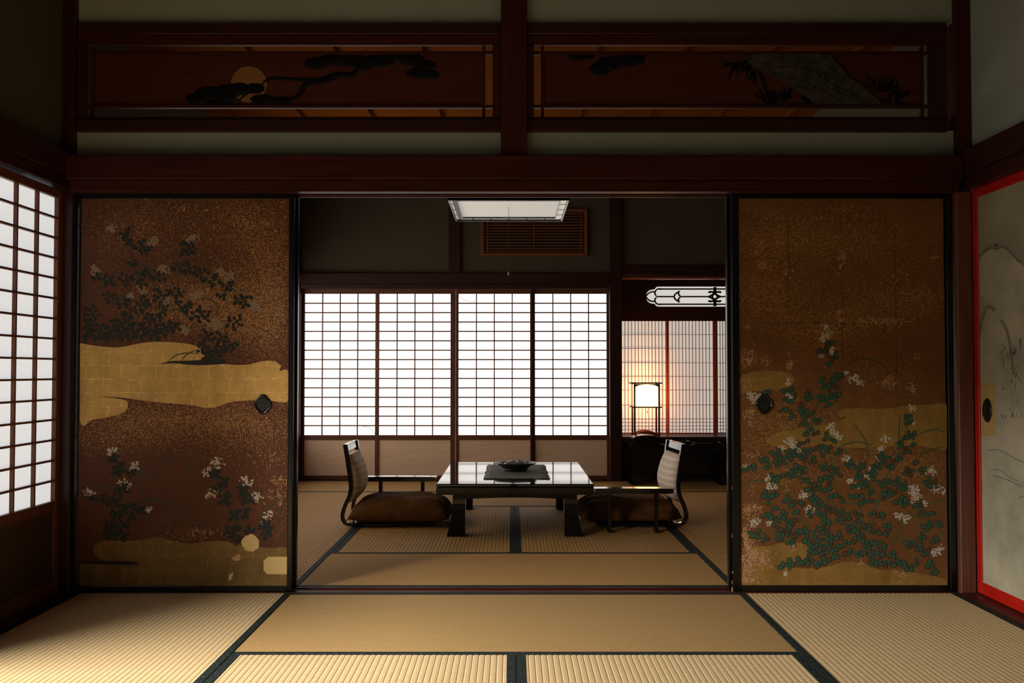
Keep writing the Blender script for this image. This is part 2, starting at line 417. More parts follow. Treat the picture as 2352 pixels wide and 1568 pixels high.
# ---- near room, right wall
zn0, zn1 = Z(411, 4.33), Z(355, 4.33)
w = struct('wall_right', 'pale sandy plaster wall above the red framed door', box(2.035, 2.12, -1.2, 4.50, zn1 - 0.02, CEIL + 0.05), 'plaster')
struct('trim_1', 'dark red nageshi beam along the pale right wall', box(1.975, 2.10, -1.2, 4.44, Z(409, 4.42), Z(350, 4.38)), 'dark_y', 0.003)
struct('trim_2', 'dark kamoi head rail above the red framed door', box(1.992, 2.10, -1.2, 4.40, Z(439, 4.40), Z(409, 4.42) - 0.002), 'dark_y', 0.002)
struct('trim_3', 'brown polished sill under the red framed door', box(1.958, 2.10, -1.2, 4.385, -0.045, 0.006), 'red_y', 0.004)
struct('wall_right_sky_block', 'unseen boards added behind the red framed doors to block the sky', box(2.105, 2.15, -1.25, 4.55, -0.10, zn1 + .05), 'dark_y')  # unseen backing, added so no sky shines through the door gap
# right corner post: lower post and slimmer upper post
struct('trim_4', 'worn brown corner post between painted door and red frame', box(1.966, 2.034, 4.385, 4.51, -0.045, Z(439, 4.40)), 'post_z', 0.004)
struct('trim_5', 'slim dark corner post rising beside the pale plaster', box(1.972, 2.036, 4.375, 4.51, zn1 - 0.05, CEIL + 0.05), 'red_z', 0.003)

# ---- near room, left wall
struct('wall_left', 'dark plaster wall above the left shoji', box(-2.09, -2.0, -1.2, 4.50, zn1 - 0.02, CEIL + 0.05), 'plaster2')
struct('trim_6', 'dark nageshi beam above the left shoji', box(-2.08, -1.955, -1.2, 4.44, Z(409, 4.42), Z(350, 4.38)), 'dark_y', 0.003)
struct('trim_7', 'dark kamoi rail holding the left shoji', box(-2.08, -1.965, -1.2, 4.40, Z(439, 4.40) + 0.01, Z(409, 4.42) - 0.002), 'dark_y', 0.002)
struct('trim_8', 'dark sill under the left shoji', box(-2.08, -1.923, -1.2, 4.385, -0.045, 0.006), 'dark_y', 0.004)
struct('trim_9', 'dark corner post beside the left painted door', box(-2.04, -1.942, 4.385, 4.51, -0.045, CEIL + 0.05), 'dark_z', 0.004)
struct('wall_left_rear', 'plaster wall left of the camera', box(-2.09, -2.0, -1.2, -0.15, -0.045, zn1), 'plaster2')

# ---- partition between the rooms
struct('trim_10', 'wide dark red nageshi beam spanning above the painted doors', box(-1.955, 1.975, 4.33, 4.42, zn0, zn1), 'red_x', 0.004)
zk = Z(440, 4.355)
o = thing('trim_11', 'grooved kamoi head rail over the painted sliding doors', None, (0, 4.43, zk), kind='structure')
part('rail', (-1.945, 1.966, 4.352, 4.508, zk + 0.012, zn0 - 0.001), 'red_x', o, 0.002)
for ya, yb in ((4.352, 4.405), (4.4455, 4.4505), (4.490, 4.508)):
    part('groove_lip', (-1.945, 1.966, ya, yb, zk, zk + 0.0125), 'red_x', o, 0.0015)
o = thing('trim_12', 'grooved polished threshold between the two rooms', None, (0, 4.44, 0), kind='structure')
part('sill_board', (-1.942, 1.966, DY(1361) + 0.001, DY(1348.5), -0.045, -0.004), 'red_x', o, 0.001)
ya0, yb0 = DY(1361) + 0.001, DY(1348.5)
for a, b_ in ((ya0, ya0 + 0.028), (4.4455, 4.4505), (yb0 - 0.014, yb0)):
    part('groove_lip', (-1.942, 1.966, a, b_, -0.005, 0.002), 'red_x', o, 0.0012)
struct('wall_partition', 'plaster strip between nageshi beam and carved transoms', box(-1.96, 1.975, YF, 4.50, zn1 - 0.02, Z(300, YF)), 'plaster')
struct('wall_partition_upper', 'shadowed plaster band above the carved transoms', box(-1.96, 1.975, YF, 4.50, Z(53, YF), CEIL + 0.05), 'plaster')
xa, xb = X(1150, 4.36), X(1211, 4.36)
struct('trim_13', 'short dark red post hanging between the two transoms', box(xa, xb, 4.36, 4.51, zn1 - 0.01, CEIL + 0.05), 'red_z', 0.004)

# ---- ranma (carved transoms)
YR = 4.39
def R2(u, v, Y=YR): return at(u, v, Y)
def ranma(name, label, u0, u1, iu0, iu1, flip):
    xo0, xo1 = X(u0, YR), X(u1, YR); z0, z1 = Z(301, YR), Z(52, YR)
    t = thing(name, label, 'transom', ((xo0 + xo1) / 2, YR, z0))
    za, zb = Z(266, YR), Z(101, YR); xi0, xi1 = X(iu0, YR), X(iu1, YR)
    part('lower_rail', (xo0, xo1, YR, 4.50, z0, Z(273, YR)), 'dark_x', t, 0.003)
    part('inner_lower_rail', (xo0, xo1, YR + 0.012, 4.46, Z(273, YR), za), 'dark_x', t, 0.002)
    part('upper_rail', (xo0, xo1, YR, 4.46, Z(78, YR), z1), 'dark_x', t, 0.003)
    part('inner_upper_rail', (xo0, xo1, YR + 0.012, 4.424, zb, Z(78, YR)), 'red_x', t, 0.002)
    part('stile', (xo0, xi0, YR + 0.006, 4.43, za, zb), 'dark_z', t, 0.002)
    part('stile', (xi1, xo1, YR + 0.006, 4.43, za, zb), 'dark_z', t, 0.002)
    # openwork bars around the board
    for v0, v1 in ((118, 125), (241, 248)):
        part('crossbar', (xi0, xi1, 4.425, 4.447, Z(v1, 4.43), Z(v0, 4.43)), 'red_x', t, 0.001)
    ub = ((iu0 + 16, iu0 + 23), (iu1 - 24, iu1 - 17))
    for a, b_ in ub:
        part('upright_bar', (X(a, 4.43), X(b_, 4.43), 4.4245, 4.4475, za, zb), 'red_z', t, 0.001)
    part('carved_board', (X(ub[0][1], 4.44), X(ub[1][0], 4.44), 4.436, 4.446, Z(241, 4.44), Z(125, 4.44)), 'board_x', t)
    return t
rl = ranma('carved_transom', 'carved transom with a moon behind a pine branch', 166, 1150, 186, 1131, 0)
rr = ranma('carved_transom', 'carved transom with a rock and bamboo leaves', 1211, 2186, 1227, 2146, 1)
def clump(bm, u, v, ru, rv, d, n=9):
    """scalloped pine clump as a shallow dome"""
    cx, cz = at(u, v, 4.436); px = 4.436 / F
    pts = []
    for i in range(n * 4):
        a = 2 * math.pi * i / (n * 4); s = 1 + 0.10 * abs(math.sin(a * n / 2)) - 0.05
        pts.append((cx + ru * px * s * math.cos(a), min(max(cz + rv * px * s * math.sin(a), Z(240.5, 4.436)), Z(125.5, 4.436))))
    c_ = bm.verts.new((cx, 4.436 - d, min(cz, Z(130, 4.436)))); ring = [bm.verts.new((p[0], 4.4355, p[1])) for p in pts]
    mid = [bm.verts.new((cx + (p[0] - cx) * 0.72, 4.436 - d * 0.8, cz + (p[1] - cz) * 0.72)) for p in pts]
    m = len(pts)
    for i in range(m):
        j = (i + 1) % m
        bm.faces.new((ring[i], ring[j], mid[j], mid[i])); bm.faces.new((mid[i], mid[j], c_))
def carve_line(bm, pts, wfun, d=0.009):
    P = smooth_line([at(u, v, 4.436) for u, v in pts], 6)
    zlo, zhi = Z(240.5, 4.436), Z(125.5, 4.436)
    out = [(x, min(max(z, zlo), zhi)) for x, z in ribbon(P, lambda t: wfun(t) * 4.436 / F)]
    n = len(out) // 2
    L, Rr = out[:n], out[n:][::-1]
    rows = [[bm.verts.new((L[i][0], 4.4355, L[i][1])), bm.verts.new(((L[i][0] + Rr[i][0]) / 2, 4.436 - d, (L[i][1] + Rr[i][1]) / 2)), bm.verts.new((Rr[i][0], 4.4355, Rr[i][1]))] for i in range(n)]
    for a, b_ in zip(rows, rows[1:]):
        bm.faces.new((a[0], a[1], b_[1], b_[0])); bm.faces.new((a[1], a[2], b_[2], b_[1]))
def blade(bm, u, v, ang, L, wd, d=0.008):
    px = 4.436 / F; cx, cz = at(u, v, 4.436); ca, sa = math.cos(ang), math.sin(ang)
    zlo, zhi = Z(240.5, 4.436), Z(125.5, 4.436)
    def P(s, t, y): return bm.verts.new((cx + (s * ca - t * sa) * px, y, min(max(cz + (s * sa + t * ca) * px, zlo), zhi)))
    b0_, tip = P(0, 0, 4.4355), P(L, 0, 4.4355)
    l1, r1 = P(L * .35, wd, 4.435), P(L * .35, -wd, 4.435); m1 = P(L * .4, 0, 4.436 - d)
    for f in ((b0_, l1, m1), (b0_, m1, r1), (l1, tip, m1), (m1, tip, r1)): bm.faces.new(f)
bm = bmesh.new()
cx, cz = at(571, 193, 4.43); r = 42 * 4.43 / F
prism([(cx + r * math.cos(2 * math.pi * i / 48), cz + r * math.sin(2 * math.pi * i / 48)) for i in range(48)], 'y', 4.4325, 4.4365, bm)
obj('moon_disc', bm, 'moon', rl)
bm = bmesh.new()
carve_line(bm, [(665, 232), (690, 215), (703, 193), (740, 185), (780, 172), (806, 172), (815, 165)], lambda t: 4 + 5 * math.sin(3 * t) ** 2)
carve_line(bm, [(605, 190), (625, 180), (660, 182), (700, 183), (725, 186)], lambda t: 4)
carve_line(bm, [(806, 176), (820, 160), (835, 145), (850, 134)], lambda t: 5)
carve_line(bm, [(640, 238), (665, 230), (690, 218)], lambda t: 5)
carve_line(bm, [(545, 236), (560, 222), (585, 205), (606, 192)], lambda t: 3)
obj('pine_branch', bm, 'carve', rl, smooth=True)
def clumps(lst, parent):
    for i, (u, v, a, b_) in enumerate(lst):
        bm = bmesh.new(); clump(bm, u, v, a, b_, 0.006 + 0.0012 * (i % 5), 7 + i % 3)
        obj('pine_clump', bm, 'carve', parent, smooth=False)
clumps([(450, 226, 24, 13), (480, 214, 34, 16), (520, 214, 36, 20), (548, 205, 34, 17), (585, 204, 26, 14), (505, 234, 34, 7), (600, 228, 30, 13), (648, 231, 26, 9),
        (725, 146, 28, 14), (765, 138, 36, 13), (810, 140, 40, 15), (835, 150, 26, 12), (870, 140, 36, 15), (905, 133, 30, 9), (945, 137, 30, 14), (975, 150, 28, 13), (960, 168, 26, 13), (990, 172, 20, 10)], rl)
clumps([(1325, 131, 20, 8), (1350, 130, 16, 6), (1378, 158, 24, 16), (1400, 145, 30, 16), (1435, 140, 34, 14), (1462, 137, 20, 12)], rr)
bm = bmesh.new()
RP = [at(u, v, 4.436) for u, v in ((1705, 130), (1735, 126), (1800, 126), (1870, 126), (1905, 128), (1925, 152), (1945, 178), (1975, 198), (2005, 222), (2022, 240), (1980, 240.5), (1920, 240), (1872, 240), (1850, 222), (1820, 200), (1790, 184), (1765, 172), (1740, 160), (1722, 146))]
cxm = sum(p[0] for p in RP) / len(RP); czm = sum(p[1] for p in RP) / len(RP)
prism(RP, 'y', 4.420, 4.4358, bm)
obj('rock', bm, 'rock', rr)
for ln in ([(1722, 140), (1760, 150), (1800, 158), (1860, 162), (1900, 190), (1940, 210), (1990, 232)], [(1760, 165), (1800, 180), (1840, 186), (1880, 205), (1930, 238)],
           [(1800, 128), (1840, 148), (1890, 150), (1930, 175)], [(1850, 205), (1890, 200), (1950, 225)], [(1870, 180), (1910, 172), (1950, 192)]):
    bm = bmesh.new(); P = smooth_line([at(u, v, 4.42) for u, v in ln], 5)
    prism(ribbon(P, 0.0035), 'y', 4.4165, 4.4205, bm); obj('rock_ridge', bm, 'rock', rr)
rnd = random.Random(3)
for (u, v, n, a0, a1, L) in ((1690, 150, 5, 160, 290, 42), (1720, 142, 7, 190, 310, 44), (1735, 160, 5, 220, 320, 40), (1760, 238, 9, 10, 170, 40), (1800, 232, 8, 20, 160, 38), (1850, 236, 7, 10, 150, 34), (1780, 205, 4, 200, 300, 36),
                          (2010, 205, 6, 0, 170, 40), (2040, 205, 7, -20, 200, 40), (2065, 225, 5, 20, 130, 38), (2050, 236, 6, 10, 170, 30)):
    for i in range(n):
        bm = bmesh.new(); blade(bm, u + rnd.uniform(-6, 6), v + rnd.uniform(-5, 5), math.radians(a0 + (a1 - a0) * (i + rnd.random() * .5) / n), L * rnd.uniform(.7, 1.1), 4.2, 0.007 + 0.004 * rnd.random())
        obj('bamboo_leaf', bm, 'carve', rr)
bm = bmesh.new(); carve_line(bm, [(1740, 160), (1755, 195), (1765, 225), (1775, 240)], lambda t: 2.5); obj('bamboo_stalk', bm, 'carve', rr)
bm = bmesh.new(); carve_line(bm, [(1660, 152), (1690, 146), (1725, 140)], lambda t: 2); obj('bamboo_stalk', bm, 'carve', rr)

# ------------------------------------------------------------------ painted sliding doors (fusuma)
def fusuma_frame(t, x0, x1, y0, y1, z0, z1, sl, sr, rt, rb, canvas='plain', m='fframe'):
    part('stile', (x0, x0 + sl, y0, y1, z0, z1), m, t, 0.003)
    part('stile', (x1 - sr, x1, y0, y1, z0, z1), m, t, 0.003)
    part('top_rail', (x0 + sl, x1 - sr, y0 + 0.001, y1, z1 - rt, z1), m, t, 0.002)
    part('bottom_rail', (x0 + sl, x1 - sr, y0 + 0.001, y1, z0, z0 + rb), m, t, 0.002)
ZT, ZB = zk + 0.006, 0.003
PXM = YF / F                                     # metres per pixel on the door face
class Paint:
    """flat paint on the door face: photo pixels measured on the face, drawn as thin layers of pigment"""
    def __init__(s, y): s.y = y; s.n = 0
    def put(s, u, v, d): x, z = at(u, v, s.y); return (x, s.y - d, z)
def grid_canvas(t, p, u0, u1, v0, v1, dens, material, nu=48, nv=88):
    bm = bmesh.new(); lay = bm.verts.layers.float.new('fleck')
    x0, z1 = at(u0, v0, p.y); x1, z0 = at(u1, v1, p.y)
    vs = []
    for j in range(nv + 1):
        row = []
        for i in range(nu + 1):
            u = u0 + (u1 - u0) * i / nu; v = v0 + (v1 - v0) * j / nv
            q = bm.verts.new((x0 + (x1 - x0) * i / nu, p.y, z1 + (z0 - z1) * j / nv)); q[lay] = dens(u, v); row.append(q)
        vs.append(row)
    for j in range(nv):
        for i in range(nu): bm.faces.new((vs[j][i], vs[j + 1][i], vs[j + 1][i + 1], vs[j][i + 1]))
    return obj('painted_canvas', bm, material, t)
def blob(u, v, lst):
    s = 0
    for (cu, cv, ru, rv, a) in lst: s += a * math.exp(-(((u - cu) / ru) ** 2 + ((v - cv) / rv) ** 2))
    return max(0.0, min(s, 0.95))
def cloud(t, p, pts, clip, material, d=0.0004, name='gold_cloud', sub=5):
    P = smooth_line(pts + [pts[0]], sub)[:-1] if sub else pts
    P = [(min(max(u, clip[0]), clip[1]), min(max(v, clip[2]), clip[3])) for u, v in P]
    Q = []
    for q in P:
        if not Q or math.hypot(q[0] - Q[-1][0], q[1] - Q[-1][1]) > 0.4: Q.append(q)
    bm = bmesh.new()
    prism([at(u, v, p.y) for u, v in Q], 'y', p.y - d, p.y + 0.0001, bm)
    bmesh.ops.triangulate(bm, faces=bm.faces[:])
    return obj(name, bm, material, t)
def leaves(t, p, clusters, mats, rpx, rng, clip, name='painted_leaves', outline=0.25, two_tone=0.15):
    bm = bmesh.new(); d = 0.0006; seen = []
    for (cu, cv, n, s) in clusters:
        for i in range(n):
            a = rng.uniform(0, 2 * math.pi); rr_ = s * math.sqrt((i + 0.5) / n)
            a = i * 2.4 + rng.uniform(-.4, .4)
            u = cu + rr_ * math.cos(a); v = cv + rr_ * math.sin(a) * 0.85
            R = rpx * rng.uniform(0.75, 1.15)
            if not (clip[0] + R < u < clip[1] - R and clip[2] + R < v < clip[3] - R): continue
            if any((u - q[0]) ** 2 + (v - q[1]) ** 2 < (1.08 * R) ** 2 for q in seen): continue
            seen.append((u, v))
            th = rng.uniform(-0.6, 0.6) + a; e = rng.uniform(0.66, 0.9)
            for k, (sc, mi) in enumerate(((1.0, 0), (1.0 - outline, 1))):
                if k == 1 and mats[1] is None: continue
                d += 0.0000012
                ring = []
                for q in range(10):
                    b_ = 2 * math.pi * q / 10
                    ex, ey = R * sc * math.cos(b_), R * sc * e * math.sin(b_)
                    ring.append(bm.verts.new(p.put(u + ex * math.cos(th) - ey * math.sin(th), v + ex * math.sin(th) + ey * math.cos(th), d)))
                f = bm.faces.new(ring[::-1]); f.material_index = 0 if k == 0 else (2 if (len(mats) > 2 and rng.random() < two_tone) else 1)
    o = obj(name, bm, [m for m in mats if m], t); o['kind'] = 'stuff'; return o
def blossoms(t, p, lst, material, rng, clip, rpx=2.6, n=42, name='painted_blossoms'):
    bm = bmesh.new(); d = 0.0005
    for (cu, cv, s) in lst:
        tilt = rng.uniform(-.9, .9)
        for i in range(int(n * (s / 14.0) ** 1.3)):
            a = rng.uniform(0, 2 * math.pi); q = s * (rng.random() ** 0.7)
            ex, ey = q * math.cos(a), q * math.sin(a) * 0.7
            u = cu + ex * math.cos(tilt) - ey * math.sin(tilt); v = cv + ex * math.sin(tilt) + ey * math.cos(tilt)
            R = rpx * rng.uniform(.6, 1.2)
            if not (clip[0] + R < u < clip[1] - R and clip[2] + R < v < clip[3] - R): continue
            d += 0.0000005
            bm.faces.new([bm.verts.new(p.put(u + R * math.cos(2 * math.pi * k / 7), v + R * math.sin(2 * math.pi * k / 7), d)) for k in range(7)])
    o = obj(name, bm, material, t); o['kind'] = 'stuff'; return o
def stems(t, p, lst, material, w, clip, name='painted_stem', d=0.0005):
    for i, pts in enumerate(lst):
        bm = bmesh.new(); P = [q for q in smooth_line(pts, 8) if clip[0] < q[0] < clip[1] and clip[2] < q[1] < clip[3]]
        if len(P) < 3: continue
        strip_faces(bm, P, lambda s: w * (0.4 + 0.8 * math.sin(math.pi * min(max(s, .05), .95))), lambda q: p.put(q[0], q[1], d + i * 0.000005))
        obj(name, bm, material, t)
def flakes(t, p, lst, material, rng, clip, name='flaked_paint'):
    bm = bmesh.new(); d = 0.0011
    for (cu, cv, su, sv, n) in lst:
        # meandering flake edges
        for i in range(n):
            u, v = rng.gauss(cu, su * .8), rng.gauss(cv, sv * .8); a = rng.uniform(0, 6.28)
            pts = []
            for k in range(rng.randint(3, 7)):
                pts.append((u, v)); a += rng.uniform(-1.1, 1.1); st = rng.uniform(1.2, 3.0); u += st * math.cos(a); v += st * math.sin(a)
            if any(not (clip[0] + 3 < q[0] < clip[1] - 3 and clip[2] + 3 < q[1] < clip[3] - 3) for q in pts): continue
            d += 0.0000008
            strip_faces(bm, pts, rng.uniform(.3, .95), lambda q: p.put(q[0], q[1], d))
    o = obj(name, bm, material, t); o['kind'] = 'stuff'; return o
def pull(t, u, v, y, label=None):
    """quatrefoil black finger pull with a hollow dish"""
    cx, cz = at(u, v, y); s = y / F
    def lobe(a):
        dl = (a + math.pi / 4) % (math.pi / 2) - math.pi / 4
        return (0.32 * math.cos(dl) + math.sqrt(0.54 - (0.32 * math.sin(dl)) ** 2)) / 1.055
    def foil(k): return [(cx + k * 20.5 * lobe(a) * s * math.cos(a), cz + k * 23.5 * lobe(a) * s * math.sin(a)) for a in [2 * math.pi * i / 48 for i in range(48)]]
    bm = bmesh.new()
    rows = [(1.0, 0.001), (0.96, -0.005), (0.84, -0.006), (0.74, -0.003), (0.68, 0.0)]
    rings = [[bm.verts.new((x, y - 0.0 + dd, z)) for x, z in foil(k)] for k, dd in rows]
    for a, b_ in zip(rings, rings[1:]):
        for i in range(48): bm.faces.new((a[i], b_[i], b_[(i + 1) % 48], a[(i + 1) % 48]))
    bmesh.ops.recalc_face_normals(bm, faces=bm.faces[:])
    h = obj('finger_pull', bm, 'lacquer', t, smooth=True, label=label)
    bm = bmesh.new(); bm.faces.new([bm.verts.new((x, y - 0.0008, z)) for x, z in foil(0.70)]); obj('pull_dish', bm, 'metal', h)

# ---- left painted door
FX0, FX1 = X(172, YF), X(674.5, YF)
tl = thing('fusuma_door', 'painted sliding door with gold cloud band and pasted paper patches', 'sliding door', ((FX0 + FX1) / 2, YF, 0), group='painted sliding doors')
pl = Paint(YF)
CL = (183.5, 662, 456.5, 1345)
xc0, zc1 = at(CL[0], CL[2], YF); xc1, zc0 = at(CL[1], CL[3], YF)
fusuma_frame(tl, FX0, FX1, YF - 0.008, YF + 0.022, ZB, ZT, X(181, YF) - FX0 + .002, FX1 - X(662.5, YF), ZT - Z(456, YF), Z(1345, YF) - ZB)
part('backing_panel', (FX0 + 0.01, FX1 - 0.01, YF + 0.004, YF + 0.018, ZB + .01, ZT - .01), 'fframe', tl)
grid_canvas(tl, pl, 180, 664, 454, 1347, lambda u, v: blob(u, v, [(330, 500, 150, 60, .35), (560, 520, 110, 90, .55), (620, 640, 70, 120, .6), (430, 700, 120, 70, .8), (560, 730, 100, 80, .75), (300, 560, 90, 60, .3), (620, 780, 40, 60, .35), (360, 960, 180, 50, .75), (560, 980, 130, 70, .6), (250, 1010, 110, 40, .45), (440, 1230, 70, 25, .4), (630, 1150, 40, 80, .3)]), 'ground_l')
cloud(tl, pl, [(183, 788), (230, 795), (275, 797), (330, 787), (375, 785), (430, 789), (462, 800), (470, 815), (462, 826), (500, 834), (560, 838), (600, 830), (628, 829), (645, 840), (642, 851), (663, 853), (664, 919), (620, 920), (580, 919), (530, 923), (482, 937), (440, 930), (380, 925), (330, 920), (283, 913), (226, 910), (286, 918), (293, 934), (284, 946), (260, 955), (215, 963), (183, 965)], CL, 'gold_l')
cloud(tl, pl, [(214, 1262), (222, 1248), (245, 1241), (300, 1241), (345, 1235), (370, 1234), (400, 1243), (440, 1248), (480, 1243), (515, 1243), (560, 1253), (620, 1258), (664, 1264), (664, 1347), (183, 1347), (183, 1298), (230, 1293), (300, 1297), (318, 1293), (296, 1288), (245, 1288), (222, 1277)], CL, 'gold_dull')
cloud(tl, pl, [(184, 1292), (215, 1287), (255, 1288), (300, 1289), (319, 1293), (290, 1297), (240, 1296), (200, 1294)], CL, 'leaf_line', .0006, 'painted_inlet')
cloud(tl, pl, [(364, 836), (395, 829), (430, 828), (470, 826), (510, 824), (518, 834), (480, 838), (440, 838), (400, 834)], CL, 'leaf_line', .0006, 'painted_bank')
rng = random.Random(11)
LC = [(289, 534, 7, 15), (294, 557, 6, 12), (326, 569, 14, 22), (432, 572, 16, 22), (308, 607, 5, 12), (338, 628, 5, 14), (408, 616, 5, 14), (432, 616, 10, 20), (458, 628, 6, 16), (487, 642, 10, 22), (223, 636, 6, 12), (250, 645, 10, 18), (288, 642, 8, 18), (320, 642, 12, 24), (361, 634, 9, 20), (525, 657, 7, 16), (511, 678, 5, 12), (558, 692, 14, 22), (250, 680, 7, 16), (282, 695, 8, 18), (326, 698, 12, 22), (370, 680, 14, 24), (408, 675, 8, 18), (423, 704, 14, 20), (376, 713, 8, 18), (461, 724, 18, 24), (297, 719, 8, 18), (349, 733, 10, 20), (209, 721, 12, 22), (540, 739, 12, 22), (473, 771, 8, 16), (505, 777, 12, 22), (531, 792, 14, 18), (467, 798, 10, 16), (481, 818, 22, 22), (508, 804, 10, 18), (400, 750, 10, 16)]
LC += [(200 + 25 * i, 745 + 8 * (i % 3), 14, 22) for i in range(8)] + [(195 + 26 * i, 768, 13, 18) for i in range(7)]
LC += [(260, 1053, 6, 12), (272, 1071, 8, 14), (269, 1084, 6, 12), (300, 1084, 7, 14), (282, 1120, 10, 18), (208, 1142, 4, 9), (233, 1145, 6, 14), (260, 1151, 14, 20), (300, 1163, 6, 14), (272, 1175, 12, 20), (324, 1172, 6, 11), (257, 1194, 12, 20), (303, 1185, 5, 12), (282, 1206, 10, 18), (257, 1224, 14, 20), (282, 1230, 8, 14), (493, 1090, 9, 16), (514, 1108, 7, 14), (502, 1120, 6, 12), (517, 1145, 12, 20), (557, 1123, 6, 12), (560, 1145, 9, 17), (575, 1148, 5, 11), (542, 1182, 10, 18), (563, 1178, 7, 15), (533, 1221, 14, 21), (545, 1240, 9, 14), (572, 1221, 8, 15), (609, 1206, 12, 18), (612, 1224, 8, 15)]
leaves(tl, pl, LC, ('leaf_dark', None), 5.4, rng, CL)
blossoms(tl, pl, [(352, 557, 16), (443, 548, 16), (376, 619, 15), (220, 622, 16), (505, 625, 14), (528, 636, 15), (326, 666, 15), (452, 678, 16), (578, 698, 13), (590, 707, 13), (493, 745, 18), (258, 525, 13), (300, 679, 10), (425, 757, 14), (385, 690, 10)], 'bloom_faint', rng, CL)
blossoms(tl, pl, [(256, 1035, 14), (309, 1071, 15), (285, 1111, 18), (205, 1130, 15), (340, 1169, 11), (499, 1062, 19), (476, 1084, 15), (487, 1133, 17), (566, 1105, 18), (588, 1142, 17), (612, 1188, 18)], 'bloom', rng, CL, 2.1, 30, name='painted_blossoms')
c4 = lambda L: [[(150 + x / 3.267, 900 + y / 3.267) for x, y in s] for s in L]
stems(tl, pl, c4([[(540, 830), (620, 680), (720, 560), (830, 513), (920, 560), (980, 690), (1080, 820), (1140, 880)], [(500, 890), (600, 800), (720, 830), (800, 920), (950, 1060)], [(520, 880), (650, 820), (820, 850), (960, 960), (1100, 1060), (1180, 1090)], [(480, 980), (580, 950), (680, 990), (780, 1090)], [(560, 780), (565, 620), (540, 420)], [(220, 740), (320, 710), (420, 760)], [(1440, 970), (1530, 870), (1660, 770)], [(1570, 1140), (1620, 1080), (1666, 1045)], [(1600, 960), (1620, 860), (1660, 790)], [(430, 1060), (400, 900), (380, 700), (350, 480)], [(1300, 1080), (1240, 880), (1160, 680), (1130, 560)], [(720, 840), (760, 930), (800, 1030)], [(1330, 1040), (1340, 850), (1350, 700)]]), 'stem', 1.3, CL)
c1 = lambda L: [[(150 + x / 3.409, 440 + y / 3.409) for x, y in s] for s in L]
stems(tl, pl, c1([[(950, 1060), (860, 950), (790, 740), (740, 620), (640, 575), (570, 580)], [(1260, 1060), (1100, 1050), (940, 1070)], [(1180, 1000), (1190, 900), (1120, 840), (1000, 850)], [(800, 1330), (870, 1280), (960, 1262), (1050, 1270)], [(900, 1330), (960, 1270), (1050, 1230)], [(320, 940), (420, 830), (520, 780)], [(160, 850), (140, 640), (120, 530)], [(560, 1050), (600, 860), (550, 620), (480, 330)], [(980, 1010), (900, 930), (700, 930)], [(1700, 1240), (1600, 1110), (1480, 1060)], [(200, 900), (300, 700), (500, 580)], [(960, 700), (940, 500)], [(1420, 850), (1250, 720), (1050, 660), (830, 660)]]), 'stem', 1.2, CL)
flakes(tl, pl, [(650, 460, 14, 10, 14), (575, 510, 40, 8, 22), (430, 480, 60, 4, 14), (640, 1120, 18, 26, 50), (610, 1055, 24, 14, 26), (470, 1222, 24, 10, 24), (420, 470, 10, 16, 10)], 'flake', rng, CL)
rg = random.Random(5)
cloud(tl, pl, [(575 + (20 + rg.uniform(-2.5, 2)) * math.cos(a), 1247 + (20 + rg.uniform(-2, 2)) * math.sin(a)) for a in [2 * math.pi * i / 20 for i in range(20)]], CL, 'patch', .0016, 'paper_patch', 0)
cloud(tl, pl, [(616, 1278), (662, 1278), (662, 1318), (614, 1318), (605.5, 1309), (605.5, 1287)], CL, 'patch', .0016, 'paper_patch', 0)
cloud(tl, pl, [(527, 1318), (536, 1314), (535, 1322), (530, 1332), (524, 1331)], CL, 'patch', .0014, 'paper_patch', 0)
cloud(tl, pl, [(532, 1282), (540, 1274), (552, 1272), (553, 1286), (540, 1288)], CL, 'flake', .0012, 'paper_patch', 0)
pull(tl, 604, 928, YF - 0.0006)

# ---- right painted door
GX0, GX1 = X(1681, YF), X(2190, YF)
tr = thing('fusuma_door', 'painted sliding door with green leafed bush clover and flaking edges', 'sliding door', ((GX0 + GX1) / 2, YF, 0), group='painted sliding doors')
pr = Paint(YF)
CR = (1698, 2175, 456.5, 1343.5)
fusuma_frame(tr, GX0, GX1, YF - 0.008, YF + 0.022, ZB, ZT, X(1697.5, YF) - GX0, GX1 - X(2175.5, YF), ZT - Z(456.5, YF), Z(1343.5, YF) - ZB)
part('backing_panel', (GX0 + 0.01, GX1 - 0.01, YF + 0.004, YF + 0.018, ZB + .01, ZT - .01), 'fframe', tr)
grid_canvas(tr, pr, 1696, 2177, 454, 1346, lambda u, v: blob(u, v, [(1780, 550, 110, 55, .5), (2000, 560, 190, 60, .5), (1760, 680, 120, 60, .6), (2080, 690, 140, 50, .6), (1900, 760, 120, 40, .6), (1950, 480, 60, 10, .4), (1760, 485, 60, 12, .4), (1900, 1000, 130, 60, .5), (1760, 970, 80, 80, .4), (2080, 1070, 120, 50, .5), (1800, 1100, 100, 40, .35), (2000, 860, 120, 60, .3)]), 'ground_r')
c3 = lambda P: [(1660 + x / 3.267, 440 + y / 3.267) for x, y in P]
c5 = lambda P: [(1660 + x / 2.704, 900 + y / 2.704) for x, y in P]
cloud(tr, pr, c3([(125, 1400), (190, 1360), (300, 1345), (440, 1350), (510, 1370), (540, 1400), (520, 1450), (440, 1480), (330, 1490), (200, 1500), (125, 1510)]), CR, 'gold_r', .0003)
cloud(tr, pr, c5([(265, 300), (350, 250), (450, 230), (560, 215), (700, 188), (765, 160), (715, 145), (735, 112), (850, 100), (1000, 105), (1150, 85), (1280, 80), (1400, 90), (1400, 340), (1300, 345), (1180, 330), (1000, 340), (850, 345), (700, 340), (560, 330), (420, 345), (300, 330)]), CR, 'gold_r', .0003)
